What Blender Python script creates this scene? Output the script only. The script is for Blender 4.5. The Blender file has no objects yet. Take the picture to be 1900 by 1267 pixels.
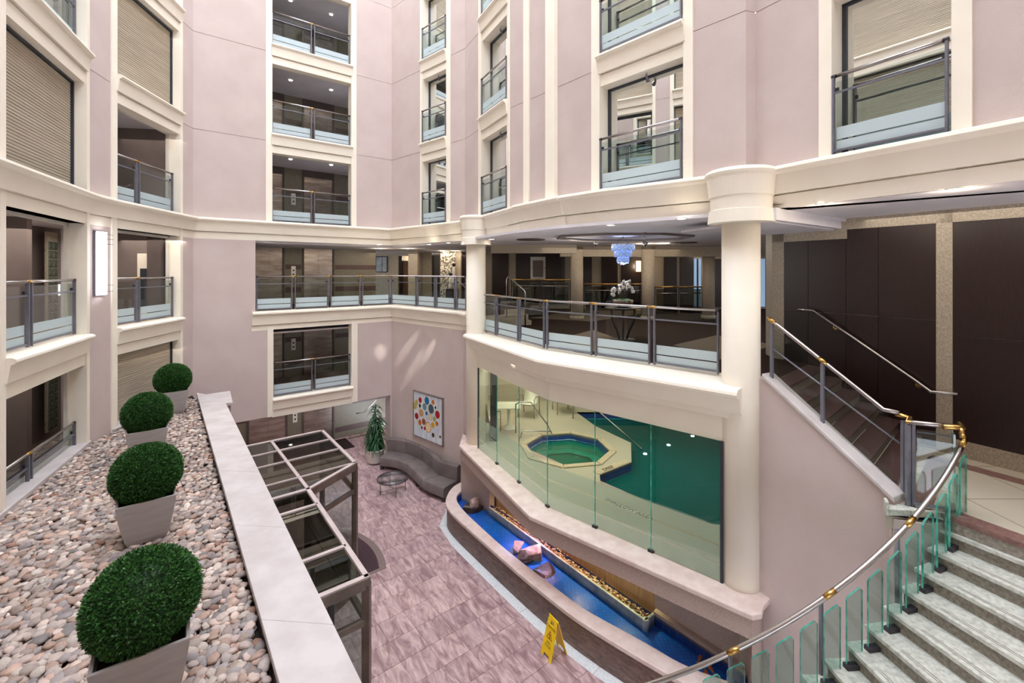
import bpy, bmesh, math, random
from mathutils import Vector, Matrix, noise
random.seed(7)
PI = math.pi
C = bpy.context.scene.collection
# ------------------------------------------------------------------ camera, sky, exposure
F = 844.0; HX = 950.0; HY = 503.0; EYE = 6.73          # focal length in px, horizon, eye height above the court
cd = bpy.data.cameras.new('camera'); cam = bpy.data.objects.new('camera', cd); C.objects.link(cam)
cam.location = (0, 0, EYE); cam.rotation_euler = (PI/2, 0, 0)
cd.sensor_width = 36.0; cd.lens = F/1900*36; cd.shift_y = (HY-633.5)/1900; cd.clip_start = 0.05
bpy.context.scene.camera = cam
sc = bpy.context.scene
sc.view_settings.view_transform = 'Standard'; sc.view_settings.look = 'None'
sc.view_settings.gamma = 1; sc.view_settings.exposure = EXPOSURE = 0.72
sc.view_settings.use_curve_mapping = False
w = bpy.data.worlds.new('sky'); sc.world = w; w.use_nodes = True
bgn = w.node_tree.nodes['Background']; bgn.inputs[0].default_value = (0.90, 0.97, 1.08, 1); bgn.inputs[1].default_value = 5.0
def area_light(name, loc, size, power, col=(1, .9, .75), sy=None, rot=(0, 0, 0)):
    l = bpy.data.lights.new(name, 'AREA'); l.energy = power; l.color = col
    l.shape = 'RECTANGLE'; l.size = size; l.size_y = sy or size
    o = bpy.data.objects.new(name, l); C.objects.link(o); o.location = loc; o.rotation_euler = rot
    return o
def point_light(name, loc, power, col=(1, .85, .65), r=.08):
    l = bpy.data.lights.new(name, 'POINT'); l.energy = power; l.color = col; l.shadow_soft_size = r
    o = bpy.data.objects.new(name, l); C.objects.link(o); o.location = loc
    return o
def spot_light(name, loc, tgt, power, col=(1, .85, .65), ang=70, r=.05, blend=.6):
    l = bpy.data.lights.new(name, 'SPOT'); l.energy = power; l.color = col; l.shadow_soft_size = r
    l.spot_size = math.radians(ang); l.spot_blend = blend
    o = bpy.data.objects.new(name, l); C.objects.link(o); o.location = loc
    o.rotation_euler = (Vector(tgt)-Vector(loc)).to_track_quat('-Z', 'Y').to_euler()
    return o
# large lamps of the rooms behind the facades
for z, p in ((7.6, 70), (10.3, 24), (13.0, 18), (4.7, 18)):
    area_light('corridor_light', (-9.6, 8.5, z-.05), 1.6, p, (1, .9, .8), 8)
for z, p in ((2.2, 12), (7.55, 12), (10.5, 5), (13.3, 5)):
    area_light('lift_corridor_light', (-8.3, 15.9, z-.03), 5.5, p, (1, .88, .74), .5, (0, 0, math.radians(38.5)))
area_light('lobby_light', (3.5, 14.0, 7.5), 5, 50, (1, .85, .68), 6)
area_light('lobby_far_light', (-3.5, 19.0, 7.5), 5, 45, (1, .85, .68), 3)
area_light('stair_light', (6.0, 6.0, 7.6), 2.0, 20, (1, .9, .78), 3, (0, 0, math.radians(30)))

# ------------------------------------------------------------------ materials
def lin(c):
    return tuple(((v/255)/12.92 if v/255 <= .04045 else ((v/255+.055)/1.055)**2.4) for v in c)
MATS = {}
def nodes_of(name):
    m = bpy.data.materials.new(name); m.use_nodes = True; MATS[name] = m
    nt = m.node_tree; return m, nt, nt.nodes['Principled BSDF']
def mix_col(nt, fac, a, b):
    n = nt.nodes.new('ShaderNodeMix'); n.data_type = 'RGBA'
    nt.links.new(fac, n.inputs[0])
    for i, v in ((6, a), (7, b)):
        if hasattr(v, 'links'): nt.links.new(v, n.inputs[i])
        else: n.inputs[i].default_value = (*v, 1)
    return n.outputs[2]
def noise_node(nt, scale, detail=4, rough=.55, coord='Object', stretch=None, dist=0):
    tc = nt.nodes.new('ShaderNodeTexCoord'); n = nt.nodes.new('ShaderNodeTexNoise')
    n.inputs['Scale'].default_value = scale; n.inputs['Detail'].default_value = detail
    n.inputs['Roughness'].default_value = rough; n.inputs['Distortion'].default_value = dist
    if stretch:
        mp = nt.nodes.new('ShaderNodeMapping'); mp.inputs['Scale'].default_value = stretch[:3]
        if len(stretch) > 3: mp.inputs['Rotation'].default_value = (0, 0, stretch[3])
        nt.links.new(tc.outputs[coord], mp.inputs[0]); nt.links.new(mp.outputs[0], n.inputs[0])
    else: nt.links.new(tc.outputs[coord], n.inputs[0])
    return n.outputs['Fac']
def ramp(nt, fac, lo, hi):
    r = nt.nodes.new('ShaderNodeMapRange'); nt.links.new(fac, r.inputs[0])
    r.inputs[1].default_value = lo; r.inputs[2].default_value = hi; return r.outputs[0]
def bump(nt, b, h, strength=.3, dist=.01):
    n = nt.nodes.new('ShaderNodeBump'); n.inputs['Strength'].default_value = strength; n.inputs['Distance'].default_value = dist
    nt.links.new(h, n.inputs['Height']); nt.links.new(n.outputs[0], b.inputs['Normal'])
def mat(name, c1, c2=None, scale=8, rough=.6, metal=0, lo=.35, hi=.65, bmp=0, bscale=None, stretch=None, spec=.5, detail=4, dist=0, emit=None, es=1, bdist=.01):
    m, nt, b = nodes_of(name)
    b.inputs['Roughness'].default_value = rough; b.inputs['Metallic'].default_value = metal
    b.inputs['Specular IOR Level'].default_value = spec
    f = noise_node(nt, scale, detail, stretch=stretch, dist=dist)
    if c2 is None: c2 = tuple(v*.93 for v in c1)
    nt.links.new(mix_col(nt, ramp(nt, f, lo, hi), lin(c1), lin(c2)), b.inputs['Base Color'])
    if bmp:
        h = noise_node(nt, bscale or scale, 3) if bscale else f
        bump(nt, b, h, bmp, bdist)
    if emit: b.inputs['Emission Color'].default_value = (*lin(emit), 1); b.inputs['Emission Strength'].default_value = es
    return m
def schlick(nt, f0, normal=None):
    """reflectance from the angle of view, the same on both faces of a thin pane"""
    ge = nt.nodes.new('ShaderNodeNewGeometry'); d = nt.nodes.new('ShaderNodeVectorMath'); d.operation = 'DOT_PRODUCT'
    nt.links.new(ge.outputs['Incoming'], d.inputs[0]); nt.links.new(normal or ge.outputs['Normal'], d.inputs[1])
    def m(op, a, b_=None):
        n = nt.nodes.new('ShaderNodeMath'); n.operation = op; n.use_clamp = op == 'MULTIPLY_ADD'
        for i, v in enumerate((a, b_) if b_ is not None else (a,)):
            if hasattr(v, 'links'): nt.links.new(v, n.inputs[i])
            else: n.inputs[i].default_value = v
        return n
    c = m('ABSOLUTE', d.outputs['Value']); o = m('SUBTRACT', 1.0, c.outputs[0]); p = m('POWER', o.outputs[0], 5.0)
    r = m('MULTIPLY_ADD', p.outputs[0], 1-f0); r.inputs[2].default_value = f0; return r.outputs[0]
def thin_glass(name, tint=(200, 215, 210), clear=.9, refl=.12, rough=.0, ior=1.5, fresnel=True):
    m = bpy.data.materials.new(name); m.use_nodes = True; MATS[name] = m; nt = m.node_tree
    nt.nodes.remove(nt.nodes['Principled BSDF']); out = nt.nodes['Material Output']
    t = nt.nodes.new('ShaderNodeBsdfTransparent'); t.inputs[0].default_value = (*[v*clear for v in lin(tint)], 1)
    g = nt.nodes.new('ShaderNodeBsdfGlossy'); g.inputs['Roughness'].default_value = rough; g.inputs['Color'].default_value = (.95, .97, .96, 1)
    mx = nt.nodes.new('ShaderNodeMixShader')
    if fresnel: nt.links.new(schlick(nt, refl), mx.inputs[0])
    else: mx.inputs[0].default_value = refl
    nt.links.new(t.outputs[0], mx.inputs[1]); nt.links.new(g.outputs[0], mx.inputs[2]); nt.links.new(mx.outputs[0], out.inputs[0])
    return m
def frosted(name, col, opac=.75):
    m = bpy.data.materials.new(name); m.use_nodes = True; MATS[name] = m; nt = m.node_tree
    nt.nodes.remove(nt.nodes['Principled BSDF']); out = nt.nodes['Material Output']
    t = nt.nodes.new('ShaderNodeBsdfTransparent'); t.inputs[0].default_value = (.9, .95, .95, 1)
    d = nt.nodes.new('ShaderNodeBsdfDiffuse'); d.inputs[0].default_value = (*lin(col), 1)
    tr = nt.nodes.new('ShaderNodeBsdfTranslucent'); tr.inputs[0].default_value = (*lin(col), 1)
    a = nt.nodes.new('ShaderNodeMixShader'); a.inputs[0].default_value = .25
    nt.links.new(d.outputs[0], a.inputs[1]); nt.links.new(tr.outputs[0], a.inputs[2])
    mx = nt.nodes.new('ShaderNodeMixShader'); mx.inputs[0].default_value = opac
    nt.links.new(t.outputs[0], mx.inputs[1]); nt.links.new(a.outputs[0], mx.inputs[2]); nt.links.new(mx.outputs[0], out.inputs[0])
    return m
def emis(name, col, s):
    m = bpy.data.materials.new(name); m.use_nodes = True; MATS[name] = m; nt = m.node_tree
    b = nt.nodes['Principled BSDF']; b.inputs['Base Color'].default_value = (*lin(col), 1)
    b.inputs['Emission Color'].default_value = (*lin(col), 1); b.inputs['Emission Strength'].default_value = s
    return m
M = MATS
mat('stucco', (205, 189, 184), (198, 181, 176), scale=1.2, rough=.85, bmp=.25, bscale=90, spec=.2)
mat('cream', (245, 237, 222), (241, 232, 216), scale=1.5, rough=.6, spec=.3)
mat('stone', (202, 194, 192), (188, 178, 176), scale=3, rough=.7, spec=.3, detail=7, bmp=.05)
mat('stone_fascia', (186, 165, 155), (165, 146, 138), scale=60, rough=.7, spec=.3, detail=3)
mat('coping', (220, 202, 194), (206, 184, 176), scale=5, rough=.6, spec=.3, detail=6)
mat('fountain_stone', (128, 102, 92), (84, 66, 60), scale=5, rough=.45, spec=.5, detail=8, stretch=(1, 1, 4), dist=1.2)
mat('granite', (134, 126, 108), (98, 91, 78), scale=55, rough=.4, detail=4)
mat('granite_light', (178, 166, 148), (146, 134, 118), scale=45, rough=.45, detail=4)
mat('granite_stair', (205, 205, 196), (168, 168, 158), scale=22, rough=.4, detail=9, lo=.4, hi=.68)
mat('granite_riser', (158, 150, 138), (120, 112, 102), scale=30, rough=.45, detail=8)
mat('brown_stone', (92, 66, 62), (68, 48, 46), scale=30, rough=.4)
mat('red_stone', (142, 108, 100), (112, 80, 74), scale=18, rough=.4, detail=8)
mat('wood_dark', (44, 26, 25), (30, 17, 17), scale=6, rough=.33, stretch=(14, 14, 1), spec=.5)
mat('wood_door', (128, 84, 50), (100, 62, 36), scale=6, rough=.45, stretch=(14, 14, 1))
mat('taupe', (132, 120, 116), (124, 112, 108), scale=2, rough=.9, spec=.1)
mat('taupe_dark', (96, 86, 82), (88, 78, 76), scale=2, rough=.9, spec=.1)
mat('ceiling_grey', (230, 226, 230), (222, 217, 222), scale=2, rough=.95, spec=.1)
mat('plaster_white', (226, 220, 210), None, scale=2, rough=.9, spec=.1)
mat('steel', (188, 184, 184), (172, 168, 168), scale=3, rough=.25, metal=1)
mat('elevator_steel', (176, 164, 154), (140, 126, 118), scale=1.5, rough=.3, metal=1, stretch=(1, 1, 6))
mat('brass', (206, 168, 104), (190, 150, 84), scale=10, rough=.25, metal=1)
mat('rail_grey', (124, 124, 134), (112, 112, 122), scale=6, rough=.4, metal=.3)
mat('rail_dark', (64, 60, 66), (54, 50, 56), scale=6, rough=.45, metal=.3)
mat('frame_dark', (60, 66, 76), (48, 54, 62), scale=6, rough=.4, metal=.2)
mat('vest_metal', (206, 190, 188), (192, 176, 174), scale=4, rough=.4, metal=.1)
mat('vest_metal_dark', (122, 106, 100), (104, 90, 84), scale=4, rough=.4, metal=.4)
mat('blind', (190, 178, 160), (172, 160, 142), scale=.9, rough=.7, stretch=(1, 1, 30))
mat('leather', (124, 114, 112), (104, 94, 92), scale=3, rough=.32, detail=6, spec=.6, bmp=.05, bscale=60)
mat('leather_dark', (60, 50, 50), None, scale=3, rough=.5)
mat('piping', (164, 154, 150), None, scale=3, rough=.5)
mat('planter', (172, 166, 164), (160, 154, 153), scale=3, rough=.7, stretch=(1, 1, 5))
mat('soil', (44, 36, 30), (28, 22, 18), scale=40, rough=1)
mat('trough', (168, 174, 178), (130, 138, 142), scale=5, rough=.5, detail=7)
mat('lit_wood', (186, 150, 116), (160, 124, 94), scale=4, rough=.45, stretch=(10, 10, .6))
mat('rock', (196, 170, 160), (120, 92, 84), scale=5, rough=.8, detail=8, bmp=.5, bdist=.03)
mat('rock_wet', (70, 46, 38), (40, 26, 22), scale=12, rough=.3, detail=8, bmp=.5, bdist=.02)
mat('white_paint', (236, 232, 224), None, scale=3, rough=.5)
mat('white_plastic', (232, 232, 216), None, scale=3, rough=.45)
mat('black', (22, 20, 22), (14, 12, 14), scale=8, rough=.45)
mat('yellow', (246, 206, 10), (238, 196, 6), scale=5, rough=.4)
mat('red_ink', (190, 40, 20), None, rough=.5)
mat('ink', (36, 30, 20), None, rough=.6)
mat('carpet', (64, 50, 46), (46, 36, 34), scale=80, rough=1, spec=.05, bmp=.3)
mat('carpet_beige', (134, 118, 104), (118, 102, 90), scale=60, rough=1, spec=.05)
mat('mat_plum', (84, 66, 70), (66, 50, 56), scale=70, rough=1, spec=.05, bmp=.4)
mat('mat_border', (138, 120, 116), (120, 104, 100), scale=50, rough=.9, spec=.1)
mat('mat_black', (62, 50, 48), (48, 38, 38), scale=70, rough=1, spec=.05, bmp=.4)
mat('foliage_stem', (90, 74, 50), (70, 58, 40), scale=12, rough=.8)
mat('terracotta', (140, 112, 98), (116, 92, 80), scale=12, rough=.3)
mat('koi', (240, 90, 30), (250, 140, 60), scale=12, rough=.3)
mat('deck', (198, 190, 172), (166, 158, 140), scale=90, rough=.8, detail=3)
mat('pool_tile_rim', (206, 190, 164), (184, 166, 140), scale=14, rough=.6)
mat('white_strip', (226, 228, 228), (204, 206, 208), scale=30, rough=.4)
mat('spec_pink', (196, 160, 152), None)
mat('canvas_m', (226, 230, 234), (190, 200, 212), scale=4, rough=.6, stretch=(3, 3, .6), detail=8)
mat('disc_blue', (110, 150, 226), (206, 222, 250), scale=30, rough=.15, emit=(150, 185, 255), es=.22)
mat('glass_block_m', (96, 104, 92), (60, 66, 60), scale=18, rough=.12)
emis('lamp_white', (255, 250, 240), 6)
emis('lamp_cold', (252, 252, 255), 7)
emis('lamp_warm', (255, 216, 150), 7)
emis('shade_warm', (255, 206, 120), 5)
emis('daylight_pane', (130, 156, 186), .55)
thin_glass('glass', (242, 247, 246), .98, .02)
thin_glass('glass_coated', (86, 84, 72), .45, .78, fresnel=False)
thin_glass('glass_green', (226, 240, 236), .97, .05)
thin_glass('glass_smoke', (176, 176, 166), .9, .05)
thin_glass('glass_pool', (240, 246, 240), .97, .035)
mat('glass_edge', (96, 196, 176), (40, 130, 116), scale=8, rough=.15)
frosted('frost', (222, 234, 238), .74)
frosted('frost_green', (206, 222, 208), .16)
def m_tile(name, c1, c2, cm, scale, rough=.3, bw=1., rh=1., ms=.02, offset=0, coordn='Object'):
    m, nt, b = nodes_of(name); tc = nt.nodes.new('ShaderNodeTexCoord'); br = nt.nodes.new('ShaderNodeTexBrick')
    br.offset = offset; br.inputs['Color1'].default_value = (*lin(c1), 1); br.inputs['Color2'].default_value = (*lin(c2), 1)
    br.inputs['Mortar'].default_value = (*lin(cm), 1); br.inputs['Scale'].default_value = scale
    br.inputs['Brick Width'].default_value = bw; br.inputs['Row Height'].default_value = rh; br.inputs['Mortar Size'].default_value = ms
    nt.links.new(tc.outputs[coordn], br.inputs[0]); nt.links.new(br.outputs[0], b.inputs['Base Color']); b.inputs['Roughness'].default_value = rough
    return m
m_tile('mosaic_blue', (20, 112, 206), (12, 96, 192), (8, 66, 150), 14, ms=.05)
m_tile('mosaic_navy', (28, 66, 150), (22, 52, 120), (64, 84, 150), 8, ms=.05, coordn='UV')
m_tile('terrazzo_landing', (200, 190, 172), (192, 182, 164), (120, 110, 98), 1.1, rough=.25, ms=.006)
# veined purple-pink floor stone
m, nt, b = nodes_of('court_tile'); b.inputs['Roughness'].default_value = .32
oi = nt.nodes.new('ShaderNodeObjectInfo')
tc = nt.nodes.new('ShaderNodeTexCoord'); mp = nt.nodes.new('ShaderNodeMapping'); mp.vector_type = 'TEXTURE'; mp.inputs['Rotation'].default_value = (0, 0, math.radians(122))
mp.inputs['Scale'].default_value = (1.0, .3, 1); va = nt.nodes.new('ShaderNodeVectorMath'); va.operation = 'ADD'
geo = nt.nodes.new('ShaderNodeNewGeometry'); nt.links.new(geo.outputs['Position'], va.inputs[0])
nt.links.new(oi.outputs['Random'], va.inputs[1]); 
mt = nt.nodes.new('ShaderNodeVectorMath'); mt.operation = 'SCALE'; mt.inputs['Scale'].default_value = 1.0
mp2 = mp; nt.links.new(va.outputs[0], mp2.inputs[0])
n = nt.nodes.new('ShaderNodeTexNoise'); n.inputs['Scale'].default_value = 2.0; n.inputs['Detail'].default_value = 9; n.inputs['Distortion'].default_value = 1.1; n.inputs['Roughness'].default_value = .62
nt.links.new(mp2.outputs[0], n.inputs[0])
c1 = mix_col(nt, ramp(nt, n.outputs['Fac'], .38, .66), lin((148, 118, 121)), lin((216, 189, 188)))
hue = mix_col(nt, oi.outputs['Random'], (.86, .84, .86), (1.06, 1.04, 1.02))
mm = nt.nodes.new('ShaderNodeMix'); mm.data_type = 'RGBA'; mm.blend_type = 'MULTIPLY'; mm.inputs[0].default_value = 1
nt.links.new(c1, mm.inputs[6]); nt.links.new(hue, mm.inputs[7]); nt.links.new(mm.outputs[2], b.inputs['Base Color'])
# colour attribute materials (pebbles, leaves)
def attr_mat(name, rough, sc_=30, var=.25, trans=0, spec=.3):
    m, nt, b = nodes_of(name); a = nt.nodes.new('ShaderNodeAttribute'); a.attribute_name = 'col'
    f = noise_node(nt, sc_, 6); r = nt.nodes.new('ShaderNodeMapRange'); nt.links.new(f, r.inputs[0])
    r.inputs[1].default_value = .3; r.inputs[2].default_value = .7; r.inputs[3].default_value = 1-var; r.inputs[4].default_value = 1+var*.5
    v = nt.nodes.new('ShaderNodeVectorMath'); v.operation = 'SCALE'
    nt.links.new(a.outputs['Color'], v.inputs[0]); nt.links.new(r.outputs[0], v.inputs['Scale'])
    nt.links.new(v.outputs[0], b.inputs['Base Color']); b.inputs['Roughness'].default_value = rough; b.inputs['Specular IOR Level'].default_value = spec
    return m
attr_mat('pebble', .7, 14, .3); attr_mat('leaf', .45, 20, .2)
# water
def water(name, tint, refl=.04, bscale=5, bs=.15, body=None, fac=.4):
    m = bpy.data.materials.new(name); m.use_nodes = True; MATS[name] = m; nt = m.node_tree
    nt.nodes.remove(nt.nodes['Principled BSDF']); out = nt.nodes['Material Output']
    t = nt.nodes.new('ShaderNodeBsdfTransparent'); t.inputs[0].default_value = (*tint, 1)
    if body:      # suspended scatter of deep water
        d = nt.nodes.new('ShaderNodeBsdfDiffuse'); d.inputs[0].default_value = (*lin(body), 1); m0 = nt.nodes.new('ShaderNodeMixShader'); m0.inputs[0].default_value = fac
        nt.links.new(t.outputs[0], m0.inputs[1]); nt.links.new(d.outputs[0], m0.inputs[2]); t = m0
    g = nt.nodes.new('ShaderNodeBsdfGlossy'); g.inputs['Roughness'].default_value = .03
    h = noise_node(nt, bscale, 3); bp = nt.nodes.new('ShaderNodeBump'); bp.inputs['Strength'].default_value = bs; bp.inputs['Distance'].default_value = .05
    nt.links.new(h, bp.inputs['Height']); nt.links.new(bp.outputs[0], g.inputs['Normal'])
    mx = nt.nodes.new('ShaderNodeMixShader'); nt.links.new(schlick(nt, refl, bp.outputs[0]), mx.inputs[0])
    nt.links.new(t.outputs[0], mx.inputs[1]); nt.links.new(g.outputs[0], mx.inputs[2]); nt.links.new(mx.outputs[0], out.inputs[0])
    return m
water('water_fountain', (.86, .94, 1), .025, bscale=7, bs=.25)
water('water_pool', (.20, .60, .64), .02, bscale=2, bs=.05, body=(16, 128, 124))
water('water_tub', (.72, .94, .88), bscale=3, bs=.08)
mat('pool_shell', (60, 190, 178), (46, 170, 160), scale=1, rough=.6)
# ------------------------------------------------------------------ mesh building
ORG = {}
def gam(c): return tuple(12.92*v if v <= .0031308 else 1.055*v**(1/2.4)-.055 for v in c)
class MB:
    def __init__(s): s.bm = bmesh.new(); s.uv = None
    def poly(s, vs, faces, smooth=False, col=None):
        V = [s.bm.verts.new(v) for v in vs]; out = []
        for f in faces:
            try: fc = s.bm.faces.new([V[i] for i in f]); fc.smooth = smooth; out.append(fc)
            except ValueError: pass
        if col is not None:
            L = s.bm.loops.layers.color.get('col') or s.bm.loops.layers.color.new('col')
            for fc in out:
                for l in fc.loops: l[L] = (*gam(col), 1)
        return V
    def hexa(s, p):   # 8 points: bottom 4 (ccw from above), top 4
        s.poly(p, [(3, 2, 1, 0), (4, 5, 6, 7), (0, 1, 5, 4), (1, 2, 6, 5), (2, 3, 7, 6), (3, 0, 4, 7)])
    def box(s, x0, x1, y0, y1, z0, z1, fr=None):
        p = [(x0, y0, z0), (x1, y0, z0), (x1, y1, z0), (x0, y1, z0), (x0, y0, z1), (x1, y0, z1), (x1, y1, z1), (x0, y1, z1)]
        if fr: p = [fr(*q) for q in p]
        s.hexa(p)
    def prism(s, pts, z0, z1, smooth=False):
        n = len(pts); a = sum(pts[i][0]*pts[(i+1) % n][1]-pts[(i+1) % n][0]*pts[i][1] for i in range(n))
        if a < 0: pts = pts[::-1]
        vs = [(p[0], p[1], z0) for p in pts]+[(p[0], p[1], z1) for p in pts]
        s.poly(vs, [tuple(range(n))[::-1], tuple(range(n, 2*n))]+[(i, (i+1) % n, n+(i+1) % n, n+i) for i in range(n)])
    def tube(s, path, r, n=8, caps=True, ry=None):
        P = [Vector(p) for p in path]; rings = []; up0 = None
        for i, p in enumerate(P):
            t = ((P[i]-P[i-1]).normalized() if i else Vector()) + ((P[i+1]-P[i]).normalized() if i < len(P)-1 else Vector())
            t.normalize()
            if up0 is None:
                up0 = Vector((0, 0, 1)) if abs(t.z) < .9 else Vector((1, 0, 0))
            a = t.cross(up0).normalized(); b_ = a.cross(t).normalized(); up0 = b_
            k = 1.0
            if 0 < i < len(P)-1:
                c = (P[i]-P[i-1]).normalized().dot((P[i+1]-P[i]).normalized()); k = 1/max(.5, math.sqrt((1+c)/2))
            rr = r[i] if isinstance(r, (list, tuple)) else r
            rings.append([p+(a*math.cos(2*PI*j/n)*k*rr+b_*math.sin(2*PI*j/n)*(ry or rr)) for j in range(n)])
        vs = [v for R in rings for v in R]; fs = []
        for i in range(len(P)-1):
            for j in range(n): fs.append((i*n+j, i*n+(j+1) % n, (i+1)*n+(j+1) % n, (i+1)*n+j))
        V = s.poly(vs, fs, True)
        if caps:
            for q in (V[:n][::-1], V[-n:]):
                try: s.bm.faces.new(q)
                except ValueError: pass
    def lathe(s, prof, c, n=24, a0=0, a1=2*PI, smooth=True, sx=1, sy=1):
        full = abs(a1-a0-2*PI) < 1e-6; m = n if full else n+1; vs = []
        for r, z in prof:
            for j in range(m):
                a = a0+(a1-a0)*j/n; vs.append((c[0]+r*math.cos(a)*sx, c[1]+r*math.sin(a)*sy, c[2]+z))
        fs = []
        for i in range(len(prof)-1):
            for j in range(n):
                k = (j+1) % m; fs.append((i*m+j, i*m+k, (i+1)*m+k, (i+1)*m+j))
        V = s.poly(vs, fs, smooth)
        if full:
            for q, r in ((V[:m][::-1], prof[0][0]), (V[-m:], prof[-1][0])):
                if r > 1e-5 and prof[0] != prof[-1]:
                    try: s.bm.faces.new(q)
                    except ValueError: pass
    def sweep(s, pts, prof, closed=False, smooth=False, z=None):
        """pts plan polyline, atrium on the right; prof closed list of (d outward to the right, z)"""
        n = len(pts); P = [Vector((p[0], p[1])) for p in pts]; rings = []
        for i in range(n):
            a = (P[i]-P[i-1]).normalized() if (i or closed) else None
            b_ = (P[(i+1) % n]-P[i]).normalized() if (i < n-1 or closed) else None
            if a is None: a = b_
            if b_ is None: b_ = a
            na = Vector((a.y, -a.x)); nb = Vector((b_.y, -b_.x)); m = (na+nb); m.normalize(); m = m/max(.35, m.dot(na))
            rings.append([(P[i].x+m.x*d, P[i].y+m.y*d, zz) for d, zz in prof])
        k = len(prof); vs = [v for R in rings for v in R]; fs = []
        for i in range(n if closed else n-1):
            for j in range(k):
                i2 = (i+1) % n; fs.append((i*k+j, i2*k+j, i2*k+(j+1) % k, i*k+(j+1) % k))
        if not closed: fs += [tuple(range(k)), tuple(range((n-1)*k, n*k))[::-1]]
        s.poly(vs, fs, smooth)
    def ico(s, c, r, sub=2, scl=(1, 1, 1), rot=None, col=None, jit=0, smooth=True):
        t = bmesh.new(); bmesh.ops.create_icosphere(t, subdivisions=sub, radius=1); t.verts.ensure_lookup_table()
        R = rot or Matrix.Identity(3); o = Vector((random.random()*9, random.random()*9, 0)); vs = []
        for v in t.verts:
            q = v.co.copy()
            if jit: q *= 1+jit*noise.noise(q*1.6+o)
            q = R @ Vector((q.x*scl[0]*r, q.y*scl[1]*r, q.z*scl[2]*r)); vs.append(q+Vector(c))
        fs = [tuple(v.index for v in f.verts) for f in t.faces]; t.free()
        s.poly(vs, fs, smooth, col)
    def build(s, name, m, parent=None, bevel=0, loc=None, weld=False, segs=2):
        org = ORG.get(parent.name, Vector()) if parent else (Vector(loc) if loc is not None else Vector())
        if s.bm.faces: bmesh.ops.recalc_face_normals(s.bm, faces=s.bm.faces[:])
        if org.length: bmesh.ops.translate(s.bm, verts=s.bm.verts[:], vec=-org)
        me = bpy.data.meshes.new(name); s.bm.to_mesh(me); s.bm.free()
        o = bpy.data.objects.new(name, me); C.objects.link(o)
        for q in (m if isinstance(m, (list, tuple)) else [m]): me.materials.append(MATS[q])
        if parent: o.parent = parent
        elif loc is not None: o.location = loc
        ORG[o.name] = org
        if bevel:
            bv = o.modifiers.new('bevel', 'BEVEL'); bv.width = bevel; bv.segments = segs; bv.limit_method = 'ANGLE'; bv.angle_limit = .6
        return o
def tag(o, label=None, cat=None, group=None, kind=None):
    for k, v in (('label', label), ('category', cat), ('group', group), ('kind', kind)):
        if v: o[k] = v
    return o
def thing(name, label, cat, loc=(0, 0, 0), group=None):
    o = bpy.data.objects.new(name, None); o.empty_display_size = .1; C.objects.link(o); o.location = loc; ORG[o.name] = Vector(loc)
    return tag(o, label, cat, group)
def struct(name, mb, m, parent=None, **k):
    o = mb.build(name, m, parent, **k)
    if not parent: o['kind'] = 'structure'
    return o
def sholder(name, loc=(0, 0, 0)):
    o = bpy.data.objects.new(name, None); C.objects.link(o); o.location = loc; ORG[o.name] = Vector(loc); o['kind'] = 'structure'; return o
def copy_tree(root, loc=None, rotz=None, label=None, group=None, scale=None):
    def cp(o, par):
        c = o.copy(); C.objects.link(c); c.parent = par
        for ch in list(o.children): cp(ch, c)
        return c
    r = cp(root, None)
    if loc is not None: r.location = loc
    if rotz is not None: r.rotation_euler.z = rotz
    if scale: r.scale = (scale,)*3
    if label: r['label'] = label
    if group: r['group'] = group
    ORG[r.name] = Vector(r.location); return r
def P3(px, py, z):     # measured point: where the sight line through a pixel meets the height z
    Y = F*(EYE-z)/(py-HY); return Vector(((px-HX)/F*Y, Y, z))
def P2(px, py, z): v = P3(px, py, z); return (v.x, v.y)
class Sec:             # a straight run of wall: s along, d towards the court, z up
    def __init__(q, a, b):
        q.a = Vector(a); q.b = Vector(b); q.L = (q.b-q.a).length; q.u = (q.b-q.a)/q.L; q.n = Vector((q.u.y, -q.u.x))
    def at(q, px):
        k = (px-HX)/F; return (k*q.a.y-q.a.x)/(q.u.x-k*q.u.y)
    def pt(q, s, d, z=0): return Vector((q.a.x+q.u.x*s+q.n.x*d, q.a.y+q.u.y*s+q.n.y*d, z))
    def p2(q, s, d=0): v = q.pt(s, d); return (v.x, v.y)
    def box(q, mb, s0, s1, d0, d1, z0, z1): mb.box(s0, s1, -d1, -d0, z0, z1, fr=lambda s, d, z: q.pt(s, -d, z))
    def zof(q, px, py, d=0):
        s = q.at(px); v = q.pt(s, d); return EYE+(HY-py)/F*v.y

# ================================================================== the shell
LV = [2.75, 5.5, 8.26, 11.0, 13.76, 16.5, 19.25, 22.0]; TOP = 24.8
WL0 = Sec((-2.6, -3.3), (-4.77, 1.31)); WL1 = Sec((-4.77, 1.31), (-8.39, 9.0)); WL2 = Sec((-8.39, 9.0), (-8.56, 9.7))
WL3 = Sec((-8.56, 9.7), (-8.93, 12.3)); WL4 = Sec((-8.93, 12.3), (-8.99, 12.82)); WB = Sec((-8.99, 12.82), (-4.36, 16.5))
WC = Sec((-4.36, 16.5), (-1.43, 13.84)); WD1 = Sec((-1.43, 13.84), (-.05, 11.23)); WD2 = Sec((-.05, 11.23), (1.56, 9.26))
WD3 = Sec((1.56, 9.26), (3.61, 7.02)); WDr = Sec((3.61, 7.02), (3.79, 7.08)); WD4 = Sec((3.79, 7.08), (8.1, -.4))
WR1 = Sec((8.1, -.4), (5.0, -4.6)); WR2 = Sec((5.0, -4.6), (-2.6, -3.3))
JOINT = [10.75, 13.5, 16.25]
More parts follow.
